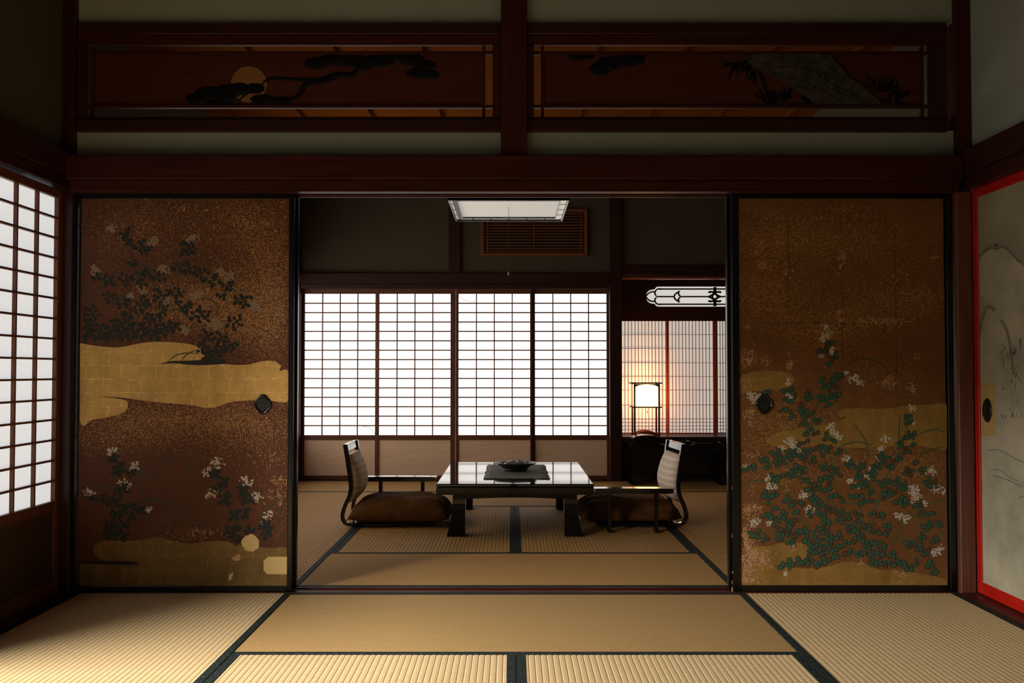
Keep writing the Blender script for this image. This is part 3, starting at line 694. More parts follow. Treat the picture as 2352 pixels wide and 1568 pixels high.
cloud(tr, pr, c5([(190, 960), (290, 955), (380, 935), (470, 935), (520, 945), (550, 970), (540, 1010), (500, 1040), (400, 1060), (300, 1080), (230, 1060), (190, 1000)]), CR, 'gold_r', .0003)
cloud(tr, pr, c5([(100, 1202), (100, 1100), (190, 1065), (290, 1080), (420, 1090), (560, 1095), (680, 1075), (760, 1055), (830, 1055), (900, 1075), (980, 1105), (1100, 1110), (1220, 1125), (1320, 1145), (1410, 1180), (1410, 1202)]), CR, 'gold_r', .0003)
D5 = '''540,35,4,22 620,45,8,35 690,20,6,25 655,75,4,25 415,40,8,35 380,110,6,30 430,150,4,25 495,100,5,25 520,140,8,35 590,175,6,25 495,190,5,25 540,230,5,25 530,260,4,20 580,255,3,18 490,320,5,25 520,305,3,15 660,290,10,35 600,340,5,25 720,375,6,30 540,360,6,30 640,365,8,35 430,385,10,40 340,385,7,35 500,400,5,25 360,430,10,40 260,420,7,30 280,460,4,20 180,460,6,30 150,480,4,20 330,530,6,28 370,520,8,32 460,480,8,35 490,500,6,30 510,540,6,30 430,520,6,30 560,430,4,25 640,470,8,35 690,500,10,38 660,540,8,30 720,500,4,20 620,540,3,18 1100,310,8,35 1150,190,10,28 1155,150,7,18 1160,270,8,35 1180,320,4,20 1090,410,3,20 1140,370,6,28 1000,410,10,35 960,470,6,28 1040,450,7,30 930,510,8,32 860,470,9,32 800,450,6,28 840,520,5,25 1190,440,4,20 1150,500,10,38 1230,500,7,30 1290,570,12,42 880,580,8,32 820,580,7,30 1000,570,7,32 1080,560,6,30 1130,590,6,30 920,620,4,22 1040,630,7,32 820,650,6,30 870,680,9,35 920,680,4,22 1010,650,4,22 1090,680,7,32 1140,690,4,22 1210,700,7,30 1230,740,5,25 1290,750,5,25 1370,820,7,35 1280,830,6,32 540,600,5,28 590,590,6,30 580,670,6,30 650,600,3,20 690,640,5,28 730,680,5,25 610,700,6,30 650,720,6,30 270,640,6,28 320,640,6,28 270,690,3,18 400,670,6,28 440,700,7,30 480,690,5,25 320,720,3,18 450,740,4,22 530,760,5,25 270,760,3,20 310,770,3,20 620,760,6,30 690,750,4,24 740,760,4,24 370,780,12,42 420,800,8,32 330,820,6,28 640,800,6,30 720,790,5,28 770,780,5,28 850,760,6,30 830,800,5,28 930,750,4,24 980,760,5,28 900,830,7,32 830,850,6,30 950,860,6,30 1000,880,7,32 1020,820,5,28 770,850,5,26 630,860,7,32 580,860,5,28 390,860,8,34 460,880,7,32 350,900,5,28 200,880,7,32 260,910,6,30 420,930,5,28 510,870,6,30 540,920,6,30 600,910,6,32 660,900,7,32 570,950,7,32 720,900,4,24 740,950,7,32 800,930,7,32 860,900,6,28 900,950,8,34 960,930,6,30 990,960,6,30 640,950,7,32 690,980,8,32 570,990,7,30 620,1000,8,32 700,1020,8,30 770,1000,8,30 850,1010,8,30 920,1000,8,30 980,1010,8,30 1050,1000,6,28 1000,1060,7,30 1050,1070,5,26 940,1060,7,28 540,1040,9,30 480,1060,9,28 420,1070,9,26 370,1080,7,22 600,1060,8,28 650,1040,8,28 1170,940,8,34 1220,970,6,28 1240,900,6,30 1320,920,6,28 1110,1060,6,28 1160,1080,8,32 1200,1060,5,26 1290,1070,6,30 1310,1120,4,20 1260,1000,7,28'''
RC = [tuple(float(q) for q in s.split(',')) for s in D5.split()]
RC = [(1660 + x / 2.704, 900 + y / 2.704, max(2, int(n * 0.95)), s / 2.704 * 1.12) for x, y, n, s in RC]
RC += [(1660 + x / 3.267, 440 + y / 3.267, n, s / 3.267 * 1.1) for x, y, n, s in ((790, 1150, 8, 40), (760, 1200, 5, 30), (840, 1240, 5, 35), (790, 1290, 4, 25), (870, 1400, 8, 40), (740, 1410, 4, 30), (830, 1450, 8, 40), (780, 1460, 4, 25), (830, 1530, 6, 40), (740, 1550, 5, 35), (650, 1520, 3, 25), (490, 1500, 9, 40), (330, 1500, 4, 25))]
rng = random.Random(23)
stems(tr, pr, [c5(s) for s in ([(690, 1010), (640, 800), (670, 480), (690, 400)], [(690, 1000), (580, 700), (500, 400)], [(545, 360), (540, 250), (600, 30), (650, -150), (670, -230)], [(900, 1000), (930, 800), (1000, 560), (1100, 350), (1160, 150)], [(1090, 400), (1094, 280), (1097, 140)], [(930, 760), (980, 660), (1020, 600)], [(720, 350), (760, 325), (840, 310), (930, 330)], [(915, 425), (880, 290), (810, 200)], [(1190, 280), (1260, 245), (1330, 235), (1392, 252)], [(1200, 410), (1290, 360), (1392, 340)], [(1070, 930), (1130, 910), (1200, 915)], [(1270, 700), (1340, 675), (1392, 664)], [(110, 580), (200, 550), (330, 570), (430, 650)], [(1060, 840), (1130, 790), (1230, 760)], [(1190, 760), (1330, 840), (1385, 920)], [(640, 960), (500, 800), (420, 700)], [(850, 1000), (880, 850), (820, 620)], [(1040, 960), (1140, 800), (1200, 690)], [(330, 930), (320, 850), (290, 640)], [(1210, 1060), (1240, 920), (1290, 760)], [(680, 560), (760, 680), (860, 690)], [(740, 340), (780, 390), (830, 500), (880, 600)])], 'stem_green', 1.3, CR)
stems(tr, pr, [c3(s) for s in ([(900, 1330), (1000, 1260), (1120, 1260), (1220, 1320), (1270, 1400)],)], 'stem', 1.2, CR)
blossoms(tr, pr, [(*c5([(x, y)])[0], s / 2.4) for x, y, s in ((180, 40, 35), (230, 25, 25), (430, 20, 35), (670, 215, 30), (690, 250, 25), (720, 280, 25), (1175, 100, 30), (1180, 190, 20), (420, 310, 40), (440, 330, 30), (360, 350, 30), (460, 370, 30), (150, 460, 28), (290, 530, 28), (300, 590, 35), (1010, 290, 30), (985, 350, 25), (970, 400, 25), (770, 410, 30), (800, 450, 25), (930, 480, 30), (900, 520, 25), (790, 550, 25), (840, 580, 25), (1290, 490, 40), (1330, 600, 35), (1370, 620, 20), (1180, 600, 40), (1190, 620, 34), (1200, 660, 40), (1250, 690, 25), (500, 640, 40), (540, 730, 35), (530, 760, 20), (1090, 770, 35), (1140, 790, 30), (200, 810, 35), (290, 810, 25), (1340, 980, 40), (1300, 1000, 25))] +
         [(*c3([(x, y)])[0], s / 2.8) for x, y, s in ((770, 1010, 30), (780, 1070, 45), (750, 1110, 30), (740, 1220, 32), (820, 1180, 32), (920, 1360, 25), (980, 1400, 42), (1030, 1430, 35), (490, 1430, 30), (500, 1530, 35), (220, 1530, 40))], 'bloom', rng, CR, 2.0, 34)
leaves(tr, pr, RC, ('leaf_line', 'leaf_green', 'leaf_olive'), 7.4, rng, CR, outline=0.2)
FL5 = [(160, 140, 30, 30, 40), (180, 390, 40, 6, 20), (150, 750, 45, 25, 60), (190, 720, 30, 25, 40), (140, 880, 25, 40, 60), (150, 940, 20, 30, 40), (170, 1000, 50, 40, 150), (230, 1040, 50, 30, 110), (150, 1070, 30, 40, 110), (150, 1150, 35, 40, 120), (140, 1190, 60, 12, 80), (440, 965, 18, 10, 14), (1110, 1130, 36, 14, 34), (860, 1060, 16, 6, 14), (1400, 1100, 8, 60, 40), (700, 1192, 400, 5, 70), (1180, 1192, 120, 6, 30), (400, 600, 10, 10, 6), (180, 620, 8, 30, 8)]
FL3 = [(1170, 975, 160, 12, 110), (890, 930, 24, 40, 36), (180, 1000, 22, 20, 16), (190, 1250, 40, 50, 70), (320, 1270, 15, 30, 18), (500, 1290, 22, 30, 30), (890, 500, 14, 60, 40), (310, 560, 30, 60, 34), (270, 410, 40, 40, 20), (490, 560, 20, 40, 18), (1240, 1430, 32, 24, 50), (1420, 1480, 18, 30, 26), (160, 1440, 24, 40, 40), (1320, 640, 40, 16, 12), (1590, 490, 12, 14, 8), (800, 195, 300, 10, 24), (1430, 1240, 20, 14, 10)]
flakes(tr, pr, [(*c5([(a, b_)])[0], su / 2.704, sv / 2.704, n) for a, b_, su, sv, n in FL5] + [(*c3([(a, b_)])[0], su / 3.267, sv / 3.267, n) for a, b_, su, sv, n in FL3], 'flake', rng, CR)
for a_, b_ in (((1699, 741), (2174, 742)), ((1809, 470), (1812, 735)), ((1931, 480), (1936, 900)), ((2054, 500), (2060, 920))):
    stems(tr, pr, [[a_, ((a_[0] + b_[0]) / 2 + .5, (a_[1] + b_[1]) / 2 + .5), b_]], 'ground_seam', .8, CR, 'canvas_seam', .0002)
cloud(tr, pr, c5([(378, 1125), (390, 1112), (396, 1118), (402, 1140), (380, 1143)]), CR, 'bloom', .0012, 'paper_chip', 0)
cloud(tr, pr, c3([(800, 1195), (836, 1192), (834, 1225), (815, 1228)]), CR, 'bloom', .0018, 'paper_chip', 0)
pull(tr, 1756, 928, YF - 0.0006)
# chips of bare wood on the leading stile
for (u, v, a, b_) in ((1680.6, 1355, 3.0, 14), (1681, 1337, 1.6, 8), (1682, 1314, 3, 5), (1681, 1230, 1, 9), (1681, 1120, 1, 6)):
    x, z = at(u, v, YF - .008); s = PXM
    part('bare_chip', (x, x + a * s * .8, YF - 0.0086, YF - 0.006, z - b_ * s / 2, z + b_ * s / 2), 'flake', tr)

# ---- the doors slid behind them (only their leading stiles show)
for (x0, x1, lab) in ((X(184, 4.46), X(683.5, 4.458), 'black framed sliding door standing behind the gold cloud door'), (X(1670, 4.458), X(2175, 4.458), 'black framed sliding door standing behind the bush clover door')):
    t = thing('fusuma_door', lab, 'sliding door', ((x0 + x1) / 2, 4.467, 0), group='painted sliding doors')
    fusuma_frame(t, x0, x1, 4.453, 4.485, ZB, ZT, 0.028, 0.028, 0.028, 0.028)
    part('paper_panel', (x0 + 0.02, x1 - 0.02, 4.459, 4.479, ZB + .02, ZT - .02), 'ground_r', t)

# ---- red framed painted door on the right wall
XRW = 2.034
yr1 = atx(2240, 1359, XRW)[0]; zt_r = atx(2223, 438, XRW)[1]; zb_r = 0.008
zt_r = Z(439, 4.40) + 0.004; yr1 = 4.384
yr0 = yr1 - 0.955
t = thing('fusuma_door', 'red framed sliding door painted with misty ink mountains', 'sliding door', (XRW, (yr0 + yr1) / 2, 0), group='painted sliding doors')
fw = 0.045
part('stile', (XRW, XRW + 0.03, yr1 - 0.042, yr1, zb_r, zt_r), 'vermil', t, 0.003)
part('stile', (XRW, XRW + 0.03, yr0, yr0 + 0.04, zb_r, zt_r), 'vermil', t, 0.003)
part('top_rail', (XRW + .001, XRW + 0.03, yr0 + .04, yr1 - .042, zt_r - 0.042, zt_r), 'vermil', t, 0.002)
part('bottom_rail', (XRW + .001, XRW + 0.03, yr0 + .04, yr1 - .042, zb_r, zb_r + 0.052), 'vermil', t, 0.002)
part('painted_canvas', (XRW + 0.007, XRW + 0.024, yr0 + 0.03, yr1 - 0.03, zb_r + .04, zt_r - .03), 'silk', t)
def wallpoly(pts, name, material, d, sub=6):
    P = smooth_line(pts + [pts[0]], sub)[:-1] if sub else pts
    Q = []
    for u, v in P:
        yy, zz = atx(u, v, XRW + .007); Q.append((min(max(yy, yr0 + .045), yr1 - .045), min(max(zz, zb_r + .056), zt_r - .046)))
    bm = bmesh.new(); prism(Q, 'x', XRW + 0.007 - d, XRW + 0.0071, bm); bmesh.ops.triangulate(bm, faces=bm.faces[:])
    return obj(name, bm, material, t)
def wallribbon(pts, w, name, material, d):
    bm = bmesh.new()
    def put(q):
        yy, zz = atx(q[0], q[1], XRW + .007)
        return (XRW + .007 - d, min(max(yy, yr0 + .045), yr1 - .045), min(max(zz, zb_r + .056), zt_r - .046))
    strip_faces(bm, smooth_line(pts, 8), w, put); obj(name, bm, material, t)
RG1 = [(2243, 640), (2243, 610), (2256, 585), (2275, 571), (2290, 573), (2300, 568), (2315, 575), (2335, 598), (2358, 622)]
RG2 = [(2247, 790), (2252, 760), (2262, 722), (2272, 706), (2284, 716)]
RG3 = [(2298, 735), (2312, 765), (2320, 810), (2327, 860)]
for q_, (wd, mt) in enumerate(((13, 'wash0'), (8, 'wash1'), (4, 'wash2'))):
    wallribbon(RG1, wd, 'ink_halo', mt, .0001 + .00008 * q_)
    wallribbon(RG2, wd * .6, 'ink_halo', mt, .00052 + .00006 * q_); wallribbon(RG3, wd * .5, 'ink_halo', mt, .00072 + .00003 * q_)
wallpoly([(2238, 640), (2243, 610), (2256, 585), (2275, 571), (2290, 572), (2300, 568), (2315, 575), (2335, 598), (2360, 620), (2420, 700), (2420, 1000), (2420, 1400), (2300, 1400), (2225, 1400), (2225, 1000)], 'painted_mountain', 'silk_pale', .0005)
wallpoly([(2240, 1000), (2250, 800), (2262, 720), (2272, 706), (2284, 715), (2300, 735), (2315, 770), (2325, 850), (2330, 1000), (2320, 1200), (2290, 1380), (2228, 1380)], 'painted_mountain', 'silk_pale', .0008)
def wallstroke(lst, w, name, material='ink', d=.0011):
    for i, pts in enumerate(lst):
        bm = bmesh.new()
        def put(q): yy, zz = atx(q[0], q[1], XRW + .007); return (XRW + .007 - d - i * 1e-5, yy, zz)
        strip_faces(bm, smooth_line(pts, 8), w, put); obj(name, bm, material, t)
wallstroke([[(2243, 610), (2256, 586), (2275, 571), (2291, 573), (2301, 568), (2318, 577), (2340, 602)], [(2250, 760), (2262, 722), (2272, 706), (2284, 716)], [(2298, 735), (2315, 772), (2326, 850)]], 1.0, 'ink_ridge')
wallstroke([[(2270, 1034), (2290, 1033), (2310, 1040), (2330, 1052), (2352, 1062)], [(2275, 1078), (2300, 1080), (2318, 1095), (2340, 1105)], [(2280, 1092), (2310, 1100), (2350, 1118)], [(2340, 1145), (2352, 1138)]], 0.9, 'ink_stroke')
rg = random.Random(9)
for i in range(46):
    u, v = rg.uniform(2300, 2350), rg.uniform(770, 960); L = rg.uniform(5, 14)
    wallstroke([[(u, v), (u + rg.uniform(-2, 3), v + L * .5), (u + rg.uniform(-3, 4), v + L)]], rg.uniform(.5, 1.2), 'ink_tuft')
wallpoly([(2247, 880), (2286, 880), (2288, 1000), (2248, 1000)], 'paper_patch', 'patch2', .0013, 0)
# worn edge along the bottom rail
bm = bmesh.new(); rg = random.Random(4)
for i in range(44):
    yy = yr1 - 0.05 - 0.018 * i * 1.0
    if yy < yr0 + .06: break
    hh = rg.uniform(.004, .012) + (0.02 if 8 < i < 14 else 0) * rg.random()
    z0_ = zb_r + .05
    bm.faces.new([bm.verts.new((XRW + .0055 - i * 1e-5, yy + a, z0_ + b_)) for a, b_ in ((.012, 0), (.008, hh * .8), (0, hh), (-.007, hh * .6), (-.012, 0))])
obj('worn_paper_edge', bm, 'bloom', t)
# oval metal pull
cy, cz = atx(2268, 942, XRW + .004); bm = bmesh.new()
rings = []
for k, dx in ((1.0, .002), (.95, -.004), (.72, -.004), (.62, -.001), (0.5, .001)):
    rings.append([bm.verts.new((XRW + .003 + dx, cy + k * (.036 + .004 * abs(math.cos(2 * a))) * math.cos(a), cz + k * (.048 + .004 * abs(math.cos(2 * a))) * math.sin(a))) for a in [2 * math.pi * i / 40 for i in range(40)]])
for a, b_ in zip(rings, rings[1:]):
    for i in range(40): bm.faces.new((a[i], a[(i + 1) % 40], b_[(i + 1) % 40], b_[i]))
bm.faces.new(rings[-1]); bmesh.ops.recalc_face_normals(bm, faces=bm.faces[:])
obj('finger_pull', bm, 'metal', t, smooth=True)
# plain neighbour door further along the wall, outside the picture
t2 = thing('fusuma_door', 'red framed sliding door beside the misty mountain door', 'sliding door', (XRW + .03, yr0 - .45, 0), group='painted sliding doors')
yq1, yq0 = yr0 + .03, -1.19
part('stile', (XRW + .031, XRW + 0.06, yq1 - 0.042, yq1, zb_r, zt_r), 'vermil', t2)
part('painted_canvas', (XRW + .038, XRW + 0.055, yq0, yq1 - .042, zb_r, zt_r), 'silk', t2)

# ------------------------------------------------------------------ shoji
def shoji(name, label, x0, x1, y, z0, z1, stile_l, stile_r, top, lat0, rail, board0, cols, rows, paper, bar_h, bar_v, wk='dark', d=0.030, group=None, bmat='koshi'):
    """screen in the x-z plane facing -y; lattice from lat0 up to z1-top; board from board0 up to lat0-rail"""
    t = thing(name, label, 'shoji screen', ((x0 + x1) / 2, y, z0), group=group)
    part('stile', (x0, x0 + stile_l, y, y + d, z0, z1), wk + '_z', t, 0.002)
    part('stile', (x1 - stile_r, x1, y, y + d, z0, z1), wk + '_z', t, 0.002)
    xa_, xb_ = x0 + stile_l, x1 - stile_r
    part('top_rail', (xa_, xb_, y + .001, y + d, z1 - top, z1), wk + '_x', t, 0.0015)
    part('middle_rail', (xa_, xb_, y + .001, y + d, lat0 - rail, lat0), wk + '_x', t, 0.0015)
    if board0 is not None:
        part('bottom_rail', (xa_, xb_, y + .001, y + d, z0, board0), wk + '_x', t, 0.0015)
        part('lower_board', (xa_, xb_, y + 0.012, y + 0.018, board0, lat0 - rail), bmat, t)
    za_, zb_ = lat0, z1 - top
    part('paper_sheet', (xa_ - .002, xb_ + .002, y + 0.020, y + 0.0205, za_ - .002, zb_ + .002), paper, t)
    first = None
    for i in range(1, cols):
        xx = xa_ + (xb_ - xa_) * i / cols
        if first is None: first = part('lattice_bar', (xx - bar_v / 2, xx + bar_v / 2, y + .004, y + .020, za_, zb_), wk + '_z', t); fx = xx
        else: dupe(first, dx=xx - fx)
    first = None
    zs = [za_ + (zb_ - za_) * j / rows for j in range(1, rows)] if isinstance(rows, int) else rows
    for zz in zs:
        if first is None: first = part('lattice_bar', (xa_, xb_, y + .005, y + .0195, zz - bar_h / 2, zz + bar_h / 2), wk + '_x', t); fz = zz
        else: dupe(first, dz=zz - fz)
    return t
# far shoji: four screens, alternating tracks
YS = YB + 0.03
def XB(u, Y=YS): return X(u, Y, 880)
zst, zsb = Z(662, YS), 0.004
edges = [(688, 866, 699, 861.5, 'leftmost shoji screen in the row on the far wall'), (864.5, 1046, 870.5, 1034.5, 'second shoji screen in the far row, behind the armrest'),
         (1046.8, 1221.5, 1053, 1217.5, 'third shoji screen in the far row, behind the table'), (1220, 1402, 1229, 1393.5, 'rightmost shoji screen in the far row, beside the dark post')]
FS = []
for i, (u0, u1, p0, p1, lab) in enumerate(edges):
    yy = YS + (0.0 if i in (1, 2) else 0.034)
    x0, x1 = XB(u0, yy), XB(u1, yy)
    FS.append(shoji('shoji_screen', lab, x0, x1, yy, zsb, zst, XB(p0, yy) - x0, x1 - XB(p1, yy), zst - Z(674.5, yy), Z(999, yy), Z(999, yy) - Z(1010, yy), Z(1092, yy), 4, 15, 'paper_back', 0.0105, 0.0095, 'frame', group='shoji screens on the far wall'))
# torn paper edges that show as dark hairlines
for t_, pts in ((FS[2], [(1053, 677), (1062, 686), (1075, 691), (1091, 693)]), (FS[0], [(823, 978), (840, 980), (852, 986), (862, 997)])):
    P = smooth_line([at(u, v, YS + .0185) for u, v in pts], 6)
    obj('torn_paper_edge', tube([(x, YS + (.0185 if t_ is FS[2] else .052), z) for x, z in P], 0.0016, seg=5), 'cord', t_)

# left shoji of the near room (built facing -y, then turned to face +x)
XS = -1.985
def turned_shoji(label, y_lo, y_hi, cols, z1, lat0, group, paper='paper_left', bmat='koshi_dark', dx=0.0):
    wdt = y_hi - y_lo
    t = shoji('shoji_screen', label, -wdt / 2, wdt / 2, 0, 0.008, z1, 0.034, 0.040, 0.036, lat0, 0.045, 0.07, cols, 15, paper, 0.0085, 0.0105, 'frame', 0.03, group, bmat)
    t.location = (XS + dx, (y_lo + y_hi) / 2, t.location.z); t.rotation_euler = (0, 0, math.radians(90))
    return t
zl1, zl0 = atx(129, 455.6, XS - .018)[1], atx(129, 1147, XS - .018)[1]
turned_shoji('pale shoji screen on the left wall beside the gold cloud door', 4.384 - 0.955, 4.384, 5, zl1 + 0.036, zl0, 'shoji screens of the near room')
turned_shoji('unseen pale shoji screen slid behind the first, narrowing the left opening', 4.384 - 1.22, 4.384 - 0.265, 5, zl1 + 0.036, zl0, 'shoji screens of the near room', dx=-.034)  # out of view, pulled towards the camera to spread the left floor shadow
for i, nm in enumerate(('first', 'second', 'third', 'fourth')):  # row out of view, added as extra light for the far room
    turned_shoji(nm + ' unseen shoji screen added along the left side of the far room, counted from the threshold', 4.56 + 1.06 * i, 4.56 + 1.06 * (i + 1), 5, zl1 + 0.036, zl0, 'added side shoji screens of the far room', 'paper_side', 'koshi')

# ------------------------------------------------------------------ far wall
xs0, xs1 = -1.99, XB(1402, YB)
struct('trim_14', 'dark sill under the far shoji row', box(-2.0, xs1, YB - .005, YB + .12, -0.045, 0.004), 'dark_x', 0.003)
struct('trim_15', 'dark head rail above the far shoji row', box(-2.0, xs1, YB - .01, YB + .12, zst - .006, Z(652, YB)), 'dark_x', 0.003)
struct('trim_16', 'dark nageshi beam under the wooden grille', box(-2.0, XB(1400, YB), YB - .035, YB + .06, Z(652, YB) + .001, Z(627, YB - .03)), 'dark_x', 0.003)
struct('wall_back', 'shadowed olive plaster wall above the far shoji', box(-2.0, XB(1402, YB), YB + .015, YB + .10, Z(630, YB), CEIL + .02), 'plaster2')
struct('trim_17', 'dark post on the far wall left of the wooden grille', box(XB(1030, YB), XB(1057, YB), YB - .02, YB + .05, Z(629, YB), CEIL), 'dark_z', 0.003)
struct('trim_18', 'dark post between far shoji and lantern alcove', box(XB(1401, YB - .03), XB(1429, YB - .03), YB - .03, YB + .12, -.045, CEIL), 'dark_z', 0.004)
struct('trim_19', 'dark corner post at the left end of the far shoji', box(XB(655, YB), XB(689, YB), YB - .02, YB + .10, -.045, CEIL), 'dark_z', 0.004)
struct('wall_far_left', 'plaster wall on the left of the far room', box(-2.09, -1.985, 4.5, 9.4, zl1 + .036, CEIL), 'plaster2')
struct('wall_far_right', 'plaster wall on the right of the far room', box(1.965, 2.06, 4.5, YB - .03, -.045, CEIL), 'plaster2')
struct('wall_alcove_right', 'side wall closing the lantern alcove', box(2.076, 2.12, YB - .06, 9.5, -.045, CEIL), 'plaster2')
struct('trim_20', 'reddish beam along the right wall of the far room', box(1.93, 1.967, 4.52, 9.0, Z(652, YB), Z(575, YB)), 'red_y', 0.003)
# wooden grille
gx0, gx1, gz0, gz1 = XB(1104, YB), XB(1350, YB), Z(588, YB), Z(480, YB)
t = thing('wall_grille', 'wooden slatted air vent high on the far wall', 'vent', ((gx0 + gx1) / 2, YB, gz0))
f = 0.028
part('frame_side', (gx0, gx0 + f, YB - .02, YB + .014, gz0, gz1), 'grille_z', t, .002); part('frame_side', (gx1 - f, gx1, YB - .02, YB + .014, gz0, gz1), 'grille_z', t, .002)
part('frame_bottom', (gx0 + f, gx1 - f, YB - .02, YB + .014, gz0, gz0 + f), 'grille_x', t, .002); part('frame_top', (gx0 + f, gx1 - f, YB - .02, YB + .014, gz1 - f, gz1), 'grille_x', t, .002)
part('cavity_shade', (gx0 + f, gx1 - f, YB + .008, YB + .0145, gz0 + f, gz1 - f), 'leaf_line', t)  # dark sheet standing for the shade inside the vent
n = 14; first = None
for i in range(n):
    zz = gz0 + f + (gz1 - gz0 - 2 * f) * (i + .5) / n
    if first is None: first = part('slat', (gx0 + f, gx1 - f, YB - .012, YB + .006, zz - .004, zz + .004), 'grille_x', t); z00 = zz
    else: dupe(first, dz=zz - z00)
for q in (0.035, 0.5, 0.965):
    xx = gx0 + f + (gx1 - gx0 - 2 * f) * q
    part('upright_bar', (xx - .004, xx + .004, YB - .015, YB - .010, gz0 + f, gz1 - f), 'grille_z', t)

# ------------------------------------------------------------------ lantern alcove (shoin) on the far right
xq0, xq1 = XB(1429, YB), 2.075
YD = YB - 0.02; YSH = 9.22
zd = Z(1003, YD)
struct('trim_21', 'dark shelf board of the lantern alcove', box(xq0, xq1, YD, YSH + .05, zd - .055, zd), 'dark_x', 0.003)
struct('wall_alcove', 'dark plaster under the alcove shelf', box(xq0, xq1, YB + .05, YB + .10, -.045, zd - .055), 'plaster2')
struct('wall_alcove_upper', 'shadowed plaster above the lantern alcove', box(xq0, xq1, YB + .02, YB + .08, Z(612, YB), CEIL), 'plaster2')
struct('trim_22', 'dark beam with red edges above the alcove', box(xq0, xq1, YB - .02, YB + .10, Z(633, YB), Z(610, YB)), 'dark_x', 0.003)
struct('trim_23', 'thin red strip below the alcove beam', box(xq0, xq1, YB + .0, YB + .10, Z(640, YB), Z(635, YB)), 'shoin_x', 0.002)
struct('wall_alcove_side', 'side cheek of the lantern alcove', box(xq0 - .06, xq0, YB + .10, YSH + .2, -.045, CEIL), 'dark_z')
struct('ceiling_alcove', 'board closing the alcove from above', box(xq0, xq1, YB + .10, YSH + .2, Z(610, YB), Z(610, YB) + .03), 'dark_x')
# ornamental transom with a long lobed window
YO = YSH - 0.01
t = thing('alcove_transom', 'dark transom board with a long lobed paper window', 'transom', ((xq0 + xq1) / 2, YO, Z(735, YO)))
def O(u, v): return at(u, v, YO)
hole = []
base = [(1483, 681), (1486, 672), (1493, 666), (1503, 664), (1508, 659), (1516, 658)]
up = smooth_line(base, 5) + [(1640, 658), (1700, 658)]
dn = [(u, 1362 - v) for u, v in up][::-1]
loop = up + dn[:-1]
hp = [O(u, v) for u, v in loop]; hp = [(min(x, xq1 - .01), z) for x, z in hp]
cu = bpy.data.curves.new('tmp_board', 'CURVE'); cu.dimensions = '2D'; cu.fill_mode = 'BOTH'; cu.extrude = 0.008
for pts in ([(xq0, Z(737, YO)), (xq1, Z(737, YO)), (xq1, Z(622, YO)), (xq0, Z(622, YO))], hp):
    s = cu.splines.new('POLY'); s.points.add(len(pts) - 1); s.use_cyclic_u = True
    for q, p_ in zip(s.points, pts): q.co = (p_[0], p_[1], 0, 1)
to = bpy.data.objects.new('tmp_board', cu); me = bpy.data.meshes.new_from_object(to)
bm = bmesh.new(); bm.from_mesh(me)
for v_ in bm.verts: v_.co = Vector((v_.co.x, YO + v_.co.z, v_.co.y))
bmesh.ops.recalc_face_normals(bm, faces=bm.faces[:])
obj('transom_board', bm, 'dark_x', t)
bpy.data.objects.remove(to); bpy.data.curves.remove(cu); bpy.data.meshes.remove(me)
part('paper_sheet', (xq0 + .05, xq1 - .005, YO + .010, YO + .0105, Z(708, YO), Z(654, YO)), 'paper_ranma', t)
def ocurve(pts, wpx, name='lattice_curve', sub=6):
    P = smooth_line([O(u, v) for u, v in pts], sub)
    P = [(min(x, xq1 - .004), z) for x, z in P]
    bm = bmesh.new(); prism(ribbon(P, wpx * 1.35 * YO / F / 2), 'y', YO - .006, YO + .008, bm); obj(name, bm, 'dark_x', t)
for s in (1, -1):
    m_ = lambda v: 681 + s * (v - 681)
    ocurve([(1507, m_(679)), (1504, m_(673)), (1507, m_(666)), (1514, m_(663)), (1525, m_(663.5)), (1600, m_(663.5)), (1690, m_(663.5))], 2.4)
    ocurve([(1483, m_(681)), (1488, m_(675)), (1494, m_(671)), (1502, m_(670)), (1506, m_(671))], 2.4)
    ocurve([(1548, m_(681)), (1551, m_(675)), (1557, m_(671)), (1560, m_(669)), (1558, m_(674)), (1562, m_(680))], 2.6)
    ocurve([(1628, m_(681)), (1636, m_(677)), (1641, m_(672)), (1630, m_(670)), (1629, m_(673))], 3.2)
    ocurve([(1654, m_(681)), (1646, m_(677)), (1642, m_(672)), (1653, m_(670)), (1655, m_(673))], 3.2)
    ocurve([(1642, m_(674)), (1642, m_(668)), (1642, m_(659))], 5.0)
ocurve([(1507, 681), (1530, 681), (1548, 681)], 2.4); ocurve([(1562, 681), (1600, 681), (1632, 681)], 2.4); ocurve([(1652, 681), (1670, 681), (1690, 681)], 2.4)
bm = bmesh.new()
cxo, czo = O(1642, 681); rg_ = 7 * YO / F
ring = [[bm.verts.new((cxo + rg_ * k * math.cos(2 * math.pi * i / 20), YO - .006 + dy, czo + rg_ * k * math.sin(2 * math.pi * i / 20))) for i in range(20)] for k, dy in ((1, 0.014), (1, 0), (.55, 0), (.55, .014))]
for a, b_ in zip(ring, ring[1:]):
    for i in range(20): bm.faces.new((a[i], a[(i + 1) % 20], b_[(i + 1) % 20], b_[i]))
bmesh.ops.recalc_face_normals(bm, faces=bm.faces[:]); obj('lattice_ring', bm, 'dark_x', t)
